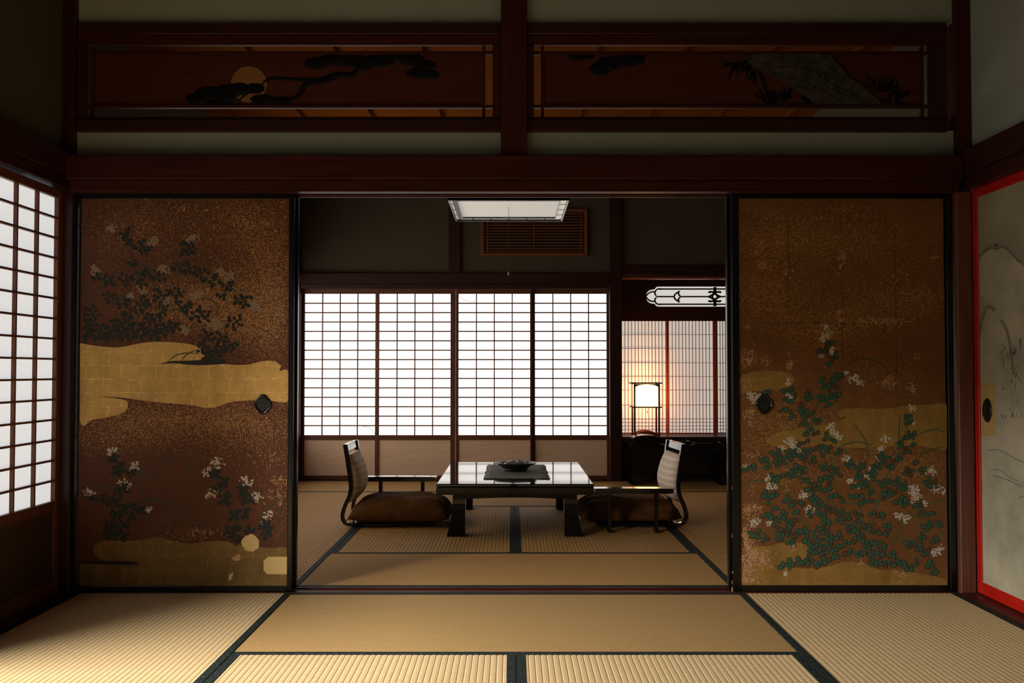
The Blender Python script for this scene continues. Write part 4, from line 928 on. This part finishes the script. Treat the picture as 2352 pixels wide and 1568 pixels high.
# finely barred alcove screens
def XSH(u): return X(u, YSH, 880)
rows_v = [768, 800, 833, 864.5, 895.5, 929.6, 961.7, 969.6, 978, 986]
zsh1, zsh0 = Z(731.5, YSH), zd + .002
for (u0, u1, sl, sr, cols, lab) in ((1424, 1536, 5, 6, 13, 'finely barred shoji screen right behind the glowing lantern'), (1531, 1647, 6, 9, 13, 'finely barred shoji screen in the middle of the alcove'), (1640, 1700, 10, 4, 6, 'rightmost finely barred shoji screen in the alcove, cut off by the bush clover door')):
    off = 0.0 if u0 == 1531 else 0.024
    x0, x1 = XSH(u0), min(XSH(u1), xq1 - .001)
    s_ = YSH / F
    shoji('alcove_screen', lab, x0, x1, YSH + off, zsh0, zsh1, sl * s_, sr * s_, Z(731.5, YSH) - Z(737, YSH), Z(993.5, YSH), Z(993.5, YSH) - zsh0, None, cols, [Z(v, YSH) for v in rows_v], 'paper_shoin', 0.004, 0.0045, 'shoin', 0.022, 'alcove shoji screens')

# ------------------------------------------------------------------ tatami mats
def tatami(label, x0, x1, y0, y1, along, heri=(1, 1), ridge=0.0205):
    t = thing('tatami_mat', label, 'tatami mat', ((x0 + x1) / 2, (y0 + y1) / 2, -0.04), group='tatami mats')
    bm = bmesh.new(); hb = 0.030; g = 0.0015
    a0, a1, l0, l1 = (x0 + g, x1 - g, y0 + g, y1 - g) if along == 'y' else (y0 + g, y1 - g, x0 + g, x1 - g)
    prof = [(a0, -0.040), (a0, -0.001)]
    n = int((a1 - a0) / ridge); st = (a1 - a0) / n
    for i in range(n):
        for q, zz in ((0.0, -0.0018), (0.15, -0.0004), (0.5, 0.0), (0.85, -0.0004)): prof.append((a0 + (i + q) * st + 1e-5, zz))
    prof += [(a1, -0.0016), (a1, -0.040)]
    nl = 2
    rows = []
    for l in (l0, l1):
        rows.append([bm.verts.new((a, l, z) if along == 'y' else (l, a, z)) for a, z in prof])
    m = len(prof)
    for i in range(m):
        j = (i + 1) % m
        bm.faces.new((rows[0][i], rows[0][j], rows[1][j], rows[1][i]))
    bm.faces.new(rows[0]); bm.faces.new(rows[1][::-1])
    bmesh.ops.recalc_face_normals(bm, faces=bm.faces[:])
    obj('rush_cover', bm, ('tatami_old_' if y0 > 4.4 else 'tatami_') + along, t)
    for s, on in zip((0, 1), heri):
        if not on: continue
        b0_, b1_ = (a0 - .0005, a0 + hb) if s == 0 else (a1 - hb, a1 + .0005)
        d = (b0_, b1_, l0, l1, -.03, .0018) if along == 'y' else (l0, l1, b0_, b1_, -.03, .0018)
        part('cloth_border', d, 'heri', t, 0.001)
    return t
ye = DY(1361.5); yfm = DY(1503); xm0, xm1, xmc = -0.966, 0.992, 0.014
tatami('tatami mat lying crosswise right in front of the threshold', xm0, xm1, yfm, ye, 'x')
tatami('near room tatami mat in front of the gold cloud door', XL, xm0, ye - 1.93, ye, 'y')
tatami('near room tatami mat in front of the bush clover door', xm1, XR, ye - 1.93, ye, 'y')
tatami('foreground tatami mat left of the central seam', xm0, xmc, yfm - 1.93, yfm, 'y')
tatami('foreground tatami mat right of the central seam', xmc, xm1, yfm - 1.93, yfm, 'y')
for (a, b_) in ((XL, xm0), (xm0, xmc), (xmc, xm1), (xm1, XR)):
    y1_ = ye - 1.93 if a in (XL, xm1) else yfm - 1.93
    tatami('tatami mat at the camera end of the room, ' + {XL: 'along the left sill', xm0: 'left of the central seam', xmc: 'right of the central seam', xm1: 'along the right sill'}[a], a, b_, -1.2, y1_, 'y')
g0 = DY(1347.5) + .001; g1 = DY(1268.5); g2 = DY(1163); g3 = DY(1129.5); gl = DY(1205)
fx0, fx1, fxc = -0.968, 0.986, 0.018
tatami('far room tatami mat lying crosswise just behind the threshold', fx0, fx1, g0, g1, 'x')
tatami('far room tatami mat under the left side of the low table', fx0, fxc, g1, g2, 'y')
tatami('far room tatami mat under the right side of the low table', fxc, fx1, g1, g2, 'y')
tatami('far room tatami mat lying crosswise behind the low table', fx0, fx1, g2, g3, 'x')
tatami('far room tatami mat at the left, nearest the threshold', -1.985, fx0, g0, gl, 'y')
tatami('far room tatami mat at the left, behind the left chair', -1.985, fx0, gl, g3, 'y')
tatami('far room tatami mat at the right, nearest the threshold', fx1, 1.965, g0, gl, 'y')
tatami('far room tatami mat at the right, behind the right chair', fx1, 1.965, gl, g3, 'y')
tatami('tatami mat along the foot of the far shoji', -1.985, fxc, g3, YB - .006, 'x')
tatami('tatami mat along the foot of the lantern alcove', fxc, 1.965, g3, YB - .006, 'x')

# ------------------------------------------------------------------ low table
ty0, ty1 = 5.83, 7.22
tx0, tx1 = X(1002, ty0), X(1364, ty0)
tz = Z(1111, ty0)
t = thing('low_table', 'long black lacquered low table with splayed legs', 'table', ((tx0 + tx1) / 2, (ty0 + ty1) / 2, 0))
part('tabletop', (tx0, tx1, ty0, ty1, tz - .020, tz), 'table', t, 0.006)
part('top_frame', (tx0 + .001, tx1 - .001, ty0 + .001, ty1 - .001, tz - .064, tz - .020), 'table_body', t, 0.003)
# apron with shallow arch, near and far, and sides
lxi0, lxi1 = X(1069, 5.9), X(1296, 5.9)
za = tz - .064
def arch(a0, a1, drop, rise):
    return [(a0, za), (a1, za), (a1, za - drop)] + [(a1 + (a0 - a1) * i / 12, za - drop + rise * math.sin(math.pi * i / 12)) for i in range(1, 12)] + [(a0, za - drop)]
for yy in (ty0 + .06, ty1 - .09):
    obj('apron', prism(arch(tx0 + .10, tx1 - .10, .036, .013), 'y', yy, yy + .025), 'table_body', t)
for xx in (tx0 + .10, tx1 - .125):
    obj('apron', prism(arch(ty0 + .085, ty1 - .09, .036, .014), 'x', xx, xx + .025), 'table_body', t)
def leg(sx, sy):
    """straight inside, flaring outside towards the foot"""
    bm = bmesh.new(); rows = []
    cx_in = lxi0 if sx < 0 else lxi1; cy_in = (ty0 + .17) if sy < 0 else (ty1 - .20)
    for i in range(9):
        s = i / 8; z = za - (za - .002) * s
        wx = 0.075 + 0.034 * s ** 2.2; wy = 0.09 + 0.03 * s ** 2.2
        x_o = cx_in + sx * wx; y_o = cy_in + sy * wy
        rows.append([bm.verts.new(p) for p in ((cx_in, cy_in, z), (x_o, cy_in, z), (x_o, y_o, z), (cx_in, y_o, z))])
    for a, b_ in zip(rows, rows[1:]):
        for k in range(4): bm.faces.new((a[k], a[(k + 1) % 4], b_[(k + 1) % 4], b_[k]))
    bm.faces.new(rows[0]); bm.faces.new(rows[-1][::-1]); bmesh.ops.recalc_face_normals(bm, faces=bm.faces[:])
    obj('leg', bm, 'table_body', t)
for sx in (-1, 1):
    for sy in (-1, 1): leg(sx, sy)

# runner
ry0, ry1 = DY(1100, tz), DY(1068.5, tz)
rx0, rx1 = X(1112, ry0), X(1262, ry0)
t = thing('table_runner', 'dark green grey woven mat with fringed ends on the table', 'table mat', ((rx0 + rx1) / 2, (ry0 + ry1) / 2, tz))
bm = bmesh.new(); nx_, ny_ = 10, 34; rg = random.Random(2); vs = []
for j in range(ny_ + 1):
    ex = .004 * math.sin(j * 1.3) + .003 * math.sin(j * .5)
    vs.append([bm.verts.new((rx0 + (rx1 - rx0) * i / nx_ + ex * (2 * i / nx_ - 1), ry0 + (ry1 - ry0) * j / ny_, tz + .0025 + .0012 * math.sin(i * 2.1 + j))) for i in range(nx_ + 1)])
for j in range(ny_):
    for i in range(nx_): bm.faces.new((vs[j][i], vs[j][i + 1], vs[j + 1][i + 1], vs[j + 1][i]))
r_ = bmesh.ops.extrude_face_region(bm, geom=bm.faces[:]); bmesh.ops.translate(bm, verts=[v for v in r_['geom'] if isinstance(v, bmesh.types.BMVert)], vec=(0, 0, .0016))
obj('woven_cloth', bm, 'runner', t, smooth=True)
bm = bmesh.new()
for yy, sg in ((ry0, -1), (ry1, 1)):
    x = rx0 + .003
    while x < rx1:
        L = rg.uniform(.018, .034); dx = rg.uniform(-.008, .008)
        tube([(x, yy, tz + .004), (x + dx * .4, yy + sg * L * .5, tz + .006), (x + dx, yy + sg * L, tz + .002)], .0012, bm, 4); x += .0048
o = obj('fringe', bm, 'runner', t); o['kind'] = 'stuff'
# bowl
by = DY(1083, tz + .006) + .075
bx = X(1184, by)
rz = tz + .0078
t = thing('bowl', 'wide black footed dish on the woven mat', 'bowl', (bx, by, rz))
R0 = 48.5 * by / F
obj('dish', lathe([(0, .012), (.055, .012), (.075, .014), (.085, .026), (R0 - .035, .040), (R0 - .008, .049), (R0, .052), (R0, .048), (R0 - .02, .040), (.092, .024), (.082, .012)], bx, by, rz, 40), 'bowl', t, smooth=True)
obj('foot_ring', lathe([(.070, 0), (.074, 0), (.083, .013), (.060, .014), (.060, 0), (.070, 0)], bx, by, rz, 40), 'bowl', t, smooth=True)
def packet(label, cx, cy, cz, L, W, Hh, rot, roll):
    t = thing('wrapped_packet', label, 'packet', (cx, cy, cz), group='wrapped packets in the dish')
    bm = bmesh.new(); rg = random.Random(int(L * 9999)); rows = []
    for i in range(9):
        s = -1 + 2 * i / 8; k = (1 - abs(s) ** 4) * .8 + .2
        rows.append([bm.verts.new((s * L / 2, W / 2 * math.cos(a) * (1 + .1 * rg.uniform(-1, 1)), Hh / 2 * k * math.sin(a) * (1 + .2 * rg.uniform(-1, 1)))) for a in [2 * math.pi * q / 10 for q in range(10)]])
    for a, b_ in zip(rows, rows[1:]):
        for q in range(10): bm.faces.new((a[q], a[(q + 1) % 10], b_[(q + 1) % 10], b_[q]))
    bm.faces.new(rows[0][::-1]); bm.faces.new(rows[-1])
    bmesh.ops.recalc_face_normals(bm, faces=bm.faces[:])
    bmesh.ops.transform(bm, matrix=Matrix.Translation((cx, cy, cz + Hh / 2)) @ Matrix.Rotation(rot, 4, 'Z') @ Matrix.Rotation(roll, 4, 'Y'), verts=bm.verts)
    obj('wrapper', bm, 'wrap', t)
    for sgn in (-1, 1):
        bm = box(sgn * L / 2 - .004, sgn * L / 2 + .004, -W * .45, W * .45, -.0008, .0008)
        bmesh.ops.transform(bm, matrix=Matrix.Translation((cx, cy, cz + Hh / 2)) @ Matrix.Rotation(rot, 4, 'Z') @ Matrix.Rotation(roll, 4, 'Y'), verts=bm.verts)
        obj('crimped_end', bm, 'wrap', t)
packet('shiny wrapped packet at the left in the dish', bx - .022, by - .022, rz + .016, .105, .046, .050, .12, .0)
packet('shiny wrapped packet at the right in the dish', bx + .018, by + .028, rz + .016, .098, .044, .048, -.10, .0)

# ------------------------------------------------------------------ legless chairs, cushions and armrests
CW = 0.44          # width across the backrest
def make_chair(label):
    t = thing('legless_chair', label, 'chair', (0, 0, 0), group='legless chairs at the low table')
    prof = [(.30, .010), (.12, .010), (.055, .012), (.022, .022), (.004, .048), (.004, .085), (.020, .135), (.044, .188), (.054, .24), (.050, .30), (.036, .395), (.018, .51)]
    P = smooth_line(prof, 5)
    for y0 in (-CW / 2, CW / 2 - .028):
        bm = prism(ribbon(P, lambda s: .0085 + .0055 * s), 'y', y0, y0 + .028); bmesh.ops.triangulate(bm, faces=[f for f in bm.faces if len(f.verts) > 4])
        obj('upright', bm, 'lacquer', t)
    part('seat_board', (.05, .56, -CW / 2 + .028, CW / 2 - .028, .006, .020), 'lacquer', t, .002)
    bm = prism([(.006, .472), (.030, .468), (.022, .510), (.004, .512)], 'y', -CW / 2 + .028, CW / 2 - .028); obj('top_rail', bm, 'lacquer', t)
    bm = prism([(.038, .16), (.060, .16), (.066, .19), (.046, .19)], 'y', -CW / 2 + .028, CW / 2 - .028); obj('lower_rail', bm, 'lacquer', t)
    # padded back, bulging towards the sitter
    bm = bmesh.new(); rows = []
    nz, ny = 14, 8
    for j in range(nz + 1):
        z = .150 + (.445 - .150) * j / nz; s = (j / nz)
        xb_ = [p for p in P if p[1] >= z][0][0]
        row = []
        for i in range(ny + 1):
            q = -1 + 2 * i / ny
            bul = (.060 * math.sin(math.pi * (0.08 + .84 * s)) ** .7) * (1 - abs(q) ** 4 * .55) + .006
            row.append(bm.verts.new((xb_ + bul, q * (CW / 2 - .012 if abs(q) > .9 else CW / 2 - .012), z)))
        rows.append((row, [bm.verts.new((xb_ - .004, -(CW / 2 - .012) * (1 - 2 * i / ny), z)) for i in range(ny + 1)]))
    for (a, a2), (b_, b2) in zip(rows, rows[1:]):
        for i in range(ny):
            bm.faces.new((a[i], a[i + 1], b_[i + 1], b_[i])); bm.faces.new((a2[i], b2[i], b2[i + 1], a2[i + 1]))
        bm.faces.new((a[0], b_[0], b2[0], a2[0])); bm.faces.new((a[ny], a2[ny], b2[ny], b_[ny]))
    bm.faces.new(rows[0][0] + rows[0][1][::-1]); bm.faces.new(rows[-1][0][::-1] + rows[-1][1])
    bmesh.ops.recalc_face_normals(bm, faces=bm.faces[:])
    pad = obj('back_pad', bm, 'stripe', t, smooth=True)
    return t
def make_cushion(label):
    t = thing('floor_cushion', label, 'cushion', (0, 0, 0), group='brown floor cushions')
    bm = bmesh.new(); rg = random.Random(8); nx, ny = 36, 30; top = []; bot = []
    a, b_ = .315, .27
    for j in range(ny + 1):
        rt, rb = [], []
        for i in range(nx + 1):
            p, q = -1 + 2 * i / nx, -1 + 2 * j / ny
            pull_ = 1 - .06 * (1 - abs(p) ** 2) * abs(q) ** 3 - 0
            x = a * p * (1 - .05 * abs(q) ** 2 * (1 - abs(p))); y_ = b_ * q * (1 - .05 * abs(p) ** 2 * (1 - abs(q)))
            hgt = max(0, (1 - abs(p) ** 4.5)) ** .55 * max(0, (1 - abs(q) ** 4.5)) ** .55
            wr = .004 * math.sin(9 * p + 5 * q * q) * math.sin(7 * q + 2) * hgt + .005 * math.sin(14 * p * q)* hgt
            rt.append(bm.verts.new((x, y_, .035 + .122 * hgt + wr))); rb.append(bm.verts.new((x, y_, .035 - .034 * hgt)) if 0 < i < nx and 0 < j < ny else rt[-1])
        top.append(rt); bot.append(rb)
    for j in range(ny):
        for i in range(nx):
            bm.faces.new((top[j][i], top[j][i + 1], top[j + 1][i + 1], top[j + 1][i]))
            bm.faces.new((bot[j][i], bot[j + 1][i], bot[j + 1][i + 1], bot[j][i + 1]))
    bmesh.ops.recalc_face_normals(bm, faces=bm.faces[:])
    obj('cover', bm, 'cushion', t, smooth=True)
    loop = [(-a, -b_ + .01), (-a * .5, -b_ * .985), (a * .5, -b_ * .985), (a, -b_ + .01)]
    obj('seam_piping', tube([(x, y_, .035) for x, y_ in smooth_line(loop, 5)], .0028, seg=5), 'cushion', t)
    for sx in (-1, 1):
        for sy in (-1, 1):
            cxn, cyn = sx * (a - .004), sy * (b_ - .004)
            obj('corner_tassel', tube([(cxn, cyn, .034), (cxn + sx * .012, cyn + sy * .006, .022), (cxn + sx * .016, cyn + sy * .012, .004), (cxn + sx * .024, cyn + sy * .018, .003)], .0022, seg=5), 'cushion', t)
    return t
def make_armrest(label):
    t = thing('armrest_stand', label, 'armrest', (0, 0, 0), group='lacquered floor armrests')
    L = .476
    side = smooth_line([(-L / 2, .246), (-L / 2 + .008, .256), (-L / 2 + .03, .264), (L / 2 - .03, .264), (L / 2 - .008, .258), (L / 2, .246)], 4)
    low = [(L / 2 - .006, .238), (L / 2 - .03, .233), (-L / 2 + .03, .233), (-L / 2 + .006, .238)]
    bm = prism(side + low, 'y', -.045, .045); obj('rest_bar', bm, 'lacquer', t, bevel=.003)
    for xx in (-.132, .150):
        bm = bmesh.new()
        prism([(xx - .010, .012), (xx + .010, .012), (xx + .012, .234), (xx - .012, .234)], 'y', -.028, .028, bm); obj('leg', bm, 'lacquer', t, bevel=.003)
        part('foot', (xx - .014, xx + .014, -.05, .05, 0.0, .013), 'lacquer', t, .003)
    return t
# left seat: faces +x
cy1 = 6.45
xl = X(787, cy1 - CW / 2)
ch1 = make_chair('legless chair with striped back pad to the left of the table')
cu1 = make_cushion('brown floor cushion on the chair left of the table')
ar1 = make_armrest('black armrest behind the left cushion, reaching to the table')
ch1.location = (xl, cy1, .003); ch1.rotation_euler.z = 0
cu1.location = (xl + .355, cy1 - .0, 0.0235)
ya_ = 6.70 + .02
ar1.location = ((X(839, ya_) + X(1003, ya_)) / 2, ya_, .002)
# right seat: the same chair turned about, seat edge towards the camera
ch2 = copy_tree(ch1); ch2['label'] = 'legless chair with pale back pad to the right of the table'
cu2 = copy_tree(cu1); cu2['label'] = 'brown floor cushion on the chair right of the table'
ar2 = copy_tree(ar1); ar2['label'] = 'black armrest in front of the right cushion'
cy2 = 6.47
xr_ = X(1571, cy2 - CW / 2)
ch2.location = (xr_, cy2, .003); ch2.rotation_euler.z = math.pi + math.radians(4)
cu2.location = (xr_ - .345, cy2, 0.0235); cu2.rotation_euler.z = math.pi + math.radians(3)
ya2 = 6.06
ar2.location = ((X(1365, ya2) + X(1546, ya2)) / 2, ya2, .002); ar2.rotation_euler.z = math.pi - math.radians(1.5)

# ------------------------------------------------------------------ ceiling lamp
ly0, ly1 = 5.717, 6.52
lx0, lx1 = X(1028, ly0, 456), X(1308, ly0, 456)
lz = Z(457, ly0)
t = thing('ceiling_lamp', 'square white paper ceiling lamp in a dark wood frame', 'lamp', ((lx0 + lx1) / 2, (ly0 + ly1) / 2, lz))
bw = .012
for d in ((lx0, lx1, ly0, ly0 + bw), (lx0, lx1, ly1 - bw, ly1)): part('frame_bar', (*d, lz - .008, lz + .012), 'fframe', t, .002)
for d in ((lx0, lx0 + bw, ly0 + bw, ly1 - bw), (lx1 - bw, lx1, ly0 + bw, ly1 - bw)): part('frame_bar', (*d, lz - .008, lz + .012), 'fframe', t, .002)
for (x, y_) in ((lx0 + .03, ly0 + .03), (lx1 - .06, ly0 + .03), (lx0 + .03, ly1 - .06), (lx1 - .06, ly1 - .06)):
    part('corner_post', (x, x + .032, y_, y_ + .032, lz + .012, lz + .16), 'fframe', t, .002)
for d in ((lx0 + .045, lx1 - .045, ly0 + .040, ly0 + .0405), (lx0 + .045, lx1 - .045, ly1 - .0455, ly1 - .045), (lx0 + .04, lx0 + .0405, ly0 + .04, ly1 - .04), (lx1 - .0405, lx1 - .04, ly0 + .04, ly1 - .04)):
    part('side_paper', (*d, lz + .012, lz + .15), 'lamp_paper', t)
part('top_frame', (lx0 + .025, lx1 - .025, ly0 + .025, ly1 - .025, lz + .15, lz + .165), 'fframe', t, .002)
# paper border ring and ticks, then the diffuser
ix0, ix1, iy0, iy1 = lx0 + .052, lx1 - .052, ly0 + .07, ly1 - .07
for d in ((lx0 + bw, lx1 - bw, ly0 + bw, iy0), (lx0 + bw, lx1 - bw, iy1, ly1 - bw), (lx0 + bw, ix0, iy0, iy1), (ix1, lx1 - bw, iy0, iy1)):
    part('border_paper', (*d, lz + .004, lz + .005), 'lamp_paper', t)
part('diffuser', (ix0, ix1, iy0, iy1, lz + .0105, lz + .0115), 'lamp_white', t)
for d in ((ix0 - .004, ix1 + .004, iy0 - .004, iy0), (ix0 - .004, ix1 + .004, iy1, iy1 + .004), (ix0 - .004, ix0, iy0, iy1), (ix1, ix1 + .004, iy0, iy1)):
    part('inner_bar', (*d, lz - .001, lz + .012), 'fframe', t)
for i in range(1, 6):
    xx = lx0 + (lx1 - lx0) * i / 6
    for ya_, yb_ in ((ly0 + bw, iy0), (iy1, ly1 - bw)): part('tick_bar', (xx - .003, xx + .003, ya_, yb_, lz + .001, lz + .004), 'fframe', t)
for i in range(1, 4):
    yy = ly0 + (ly1 - ly0) * i / 4
    for xa_, xb_ in ((lx0 + bw, ix0), (ix1, lx1 - bw)): part('tick_bar', (xa_, xb_, yy - .003, yy + .003, lz + .001, lz + .004), 'fframe', t)
part('shadow_strip', (lx0 + .022, lx0 + .046, ly0 + bw, ly1 - bw - .02, lz - .001, lz + .004), 'dark_y', t)  # dark strip laid on for the shadow along the left paper border
lcx, lcy = (lx0 + lx1) / 2, (ly0 + ly1) / 2
obj('hanger', tube([(lcx, lcy, lz + .16), (lcx, lcy, CEIL)], .006), 'cord', t)
# pull cord
xc_, zc_ = at(1168, 482, lcy - .08); _, zc2 = at(1168, 624, lcy - .08)
cdo = obj('pull_cord', tube([(xc_, lcy - .08, lz + .010), (xc_, lcy - .08, zc2)], .0012, seg=5), 'cord', t)
obj('cord_toggle', lathe([(0, 0), (.004, 0), (.0055, -.012), (.0045, -.022), (0, -.022)], xc_, lcy - .08, zc2, 10), 'white_plastic', cdo)

# ------------------------------------------------------------------ standing lantern on the alcove shelf
ay0, ay1 = YD + .045, YD + .235
def XA(u, Y=None): return X(u, Y or ay0, 930)
a0x, a1x = XA(1456), XA(1516)
t = thing('paper_lantern', 'glowing paper lantern in a dark wooden stand on the shelf', 'lamp', ((a0x + a1x) / 2, (ay0 + ay1) / 2, zd))
zt, zm = Z(878, ay0), Z(935, ay0)
pw = .016
for x in (a0x, a1x - pw):
    for y_ in (ay0, ay1 - pw): part('post', (x, x + pw, y_, y_ + pw, zd, zt), 'lantern_z', t, .0015)
e = .022
for y_ in (ay0 + .002, ay1 - .014):
    part('top_bar', (a0x - e, a1x + e, y_, y_ + .012, zt - .013, zt - .001), 'lantern_x', t, .001)
    part('middle_bar', (a0x - e * .8, a1x + e * .8, y_, y_ + .012, zm - .006, zm + .006), 'lantern_x', t, .001)
    bm = prism([(a0x + pw, zd + .002), (a1x - pw, zd + .002), (a1x - pw, zd + .024)] + [(a1x - pw + (a0x - a1x + 2 * pw) * i / 10, zd + .024 + .026 * math.sin(math.pi * i / 10)) for i in range(1, 10)] + [(a0x + pw, zd + .024)], 'y', y_, y_ + .012)
    obj('arched_base', bm, 'shoin_x', t)
for x in (a0x + .002, a1x - .014):
    part('top_bar', (x, x + .012, ay0 - e, ay1 + e, zt - .014, zt - .002), 'lantern_y', t, .001)
    part('middle_bar', (x, x + .012, ay0 - e * .8, ay1 + e * .8, zm - .007, zm + .005), 'lantern_y', t, .001)
bm = bmesh.new()
xi0, xi1, yi0, yi1 = a0x + pw * .9, a1x - pw * .9, ay0 + .008, ay1 - .008
zz0, zz1 = zm + .008, zt - .016
box(xi0, xi1, yi0, yi1, zz0, zz1, bm)
obj('paper_shade', bm, 'lantern', t)
# curved wooden apron under the top bar
bm = prism([(a0x + pw, zt - .014), (a1x - pw, zt - .014), (a1x - pw, zt - .040)] + [(a1x - pw + (a0x - a1x + 2 * pw) * i / 10, zt - .040 + .020 * math.sin(math.pi * i / 10) ** .6) for i in range(1, 10)] + [(a0x + pw, zt - .040)], 'y', ay0 + .002, ay0 + .007)
obj('arched_apron', bm, 'lantern_x', t)
xk = XA(1487)
kc = obj('pull_cord', tube([(xk, ay0 - .002, zt - .10), (xk, ay0 - .002, Z(946, ay0))], .0016, seg=5), 'cord', t)
obj('cord_toggle', lathe([(0, 0), (.004, -.004), (.004, -.016), (0, -.018)], xk, ay0 - .002, Z(944, ay0), 8), 'cord', kc)

# ------------------------------------------------------------------ low writing desk in front of the alcove and its things
dy0, dy1 = 8.50, 8.80
dx0, dx1 = X(1444, 8.6), X(1660, 8.6)
dz = Z(1022, dy0)
t = thing('writing_desk', 'low black writing desk below the alcove shelf', 'desk', ((dx0 + dx1) / 2, (dy0 + dy1) / 2, 0))
part('desktop', (dx0, dx1, dy0, dy1, dz - .022, dz), 'lacquer', t, .004)
for x0, s in ((dx0 + .012, 1), (dx1 - .012, -1)):
    bm = prism([(x0, dz - .022), (x0 + s * .05, dz - .022), (x0 + s * .030, dz - .05), (x0 + s * .024, .03), (x0 + s * .034, .002), (x0 - s * .008, .002), (x0, .03)], 'y', dy0 + .012, dy1 - .012); bmesh.ops.triangulate(bm, faces=[f for f in bm.faces if len(f.verts) > 4]); obj('end_panel', bm, 'lacquer', t)
part('back_panel', (dx0 + .05, dx1 - .05, dy1 - .03, dy1 - .018, .06, dz - .022), 'lacquer', t)
part('apron', (dx0 + .05, dx1 - .05, dy0 + .02, dy0 + .032, dz - .05, dz - .022), 'lacquer', t)
bx0, bx1 = X(1452, 8.6), X(1512, 8.6)
t = thing('lacquer_box', 'shiny black box with domed lid on the writing desk', 'box', ((bx0 + bx1) / 2, 8.63, dz))
part('box_tray', (bx0 - .012, bx1 + .012, 8.52, 8.75, dz, dz + .010), 'lacquer', t, .003)
part('box_body', (bx0, bx1, 8.535, 8.735, dz + .010, dz + .042), 'lacquer', t, .003)
mid = (bx0 + bx1) / 2; hw = (bx1 - bx0) / 2 + .004
bm = prism([(mid + hw * math.cos(math.pi * i / 16), dz + .042 + .040 * math.sin(math.pi * i / 16) ** .8) for i in range(17)], 'y', 8.532, 8.738); bmesh.ops.triangulate(bm, faces=[f for f in bm.faces if len(f.verts) > 4])
obj('domed_lid', bm, 'lacquer', t, smooth=False)
def tray(label, u0, u1, hgt):
    x0, x1 = X(u0, 8.6), X(u1, 8.6)
    t = thing('lacquer_tray', label, 'tray', ((x0 + x1) / 2, 8.63, dz), group='trays on the writing desk')
    part('tray_base', (x0, x1, 8.54, 8.74, dz, dz + hgt * .5), 'lacquer', t, .002)
    for d in ((x0, x1, 8.54, 8.548), (x0, x1, 8.732, 8.74), (x0, x0 + .008, 8.548, 8.732), (x1 - .008, x1, 8.548, 8.732)): part('tray_rim', (*d, dz + hgt * .5, dz + hgt), 'lacquer', t, .001)
tray('flat black tray next to the domed box on the desk', 1532, 1582, .030)
tray('long low black tray at the right end of the desk', 1592, 1654, .016)
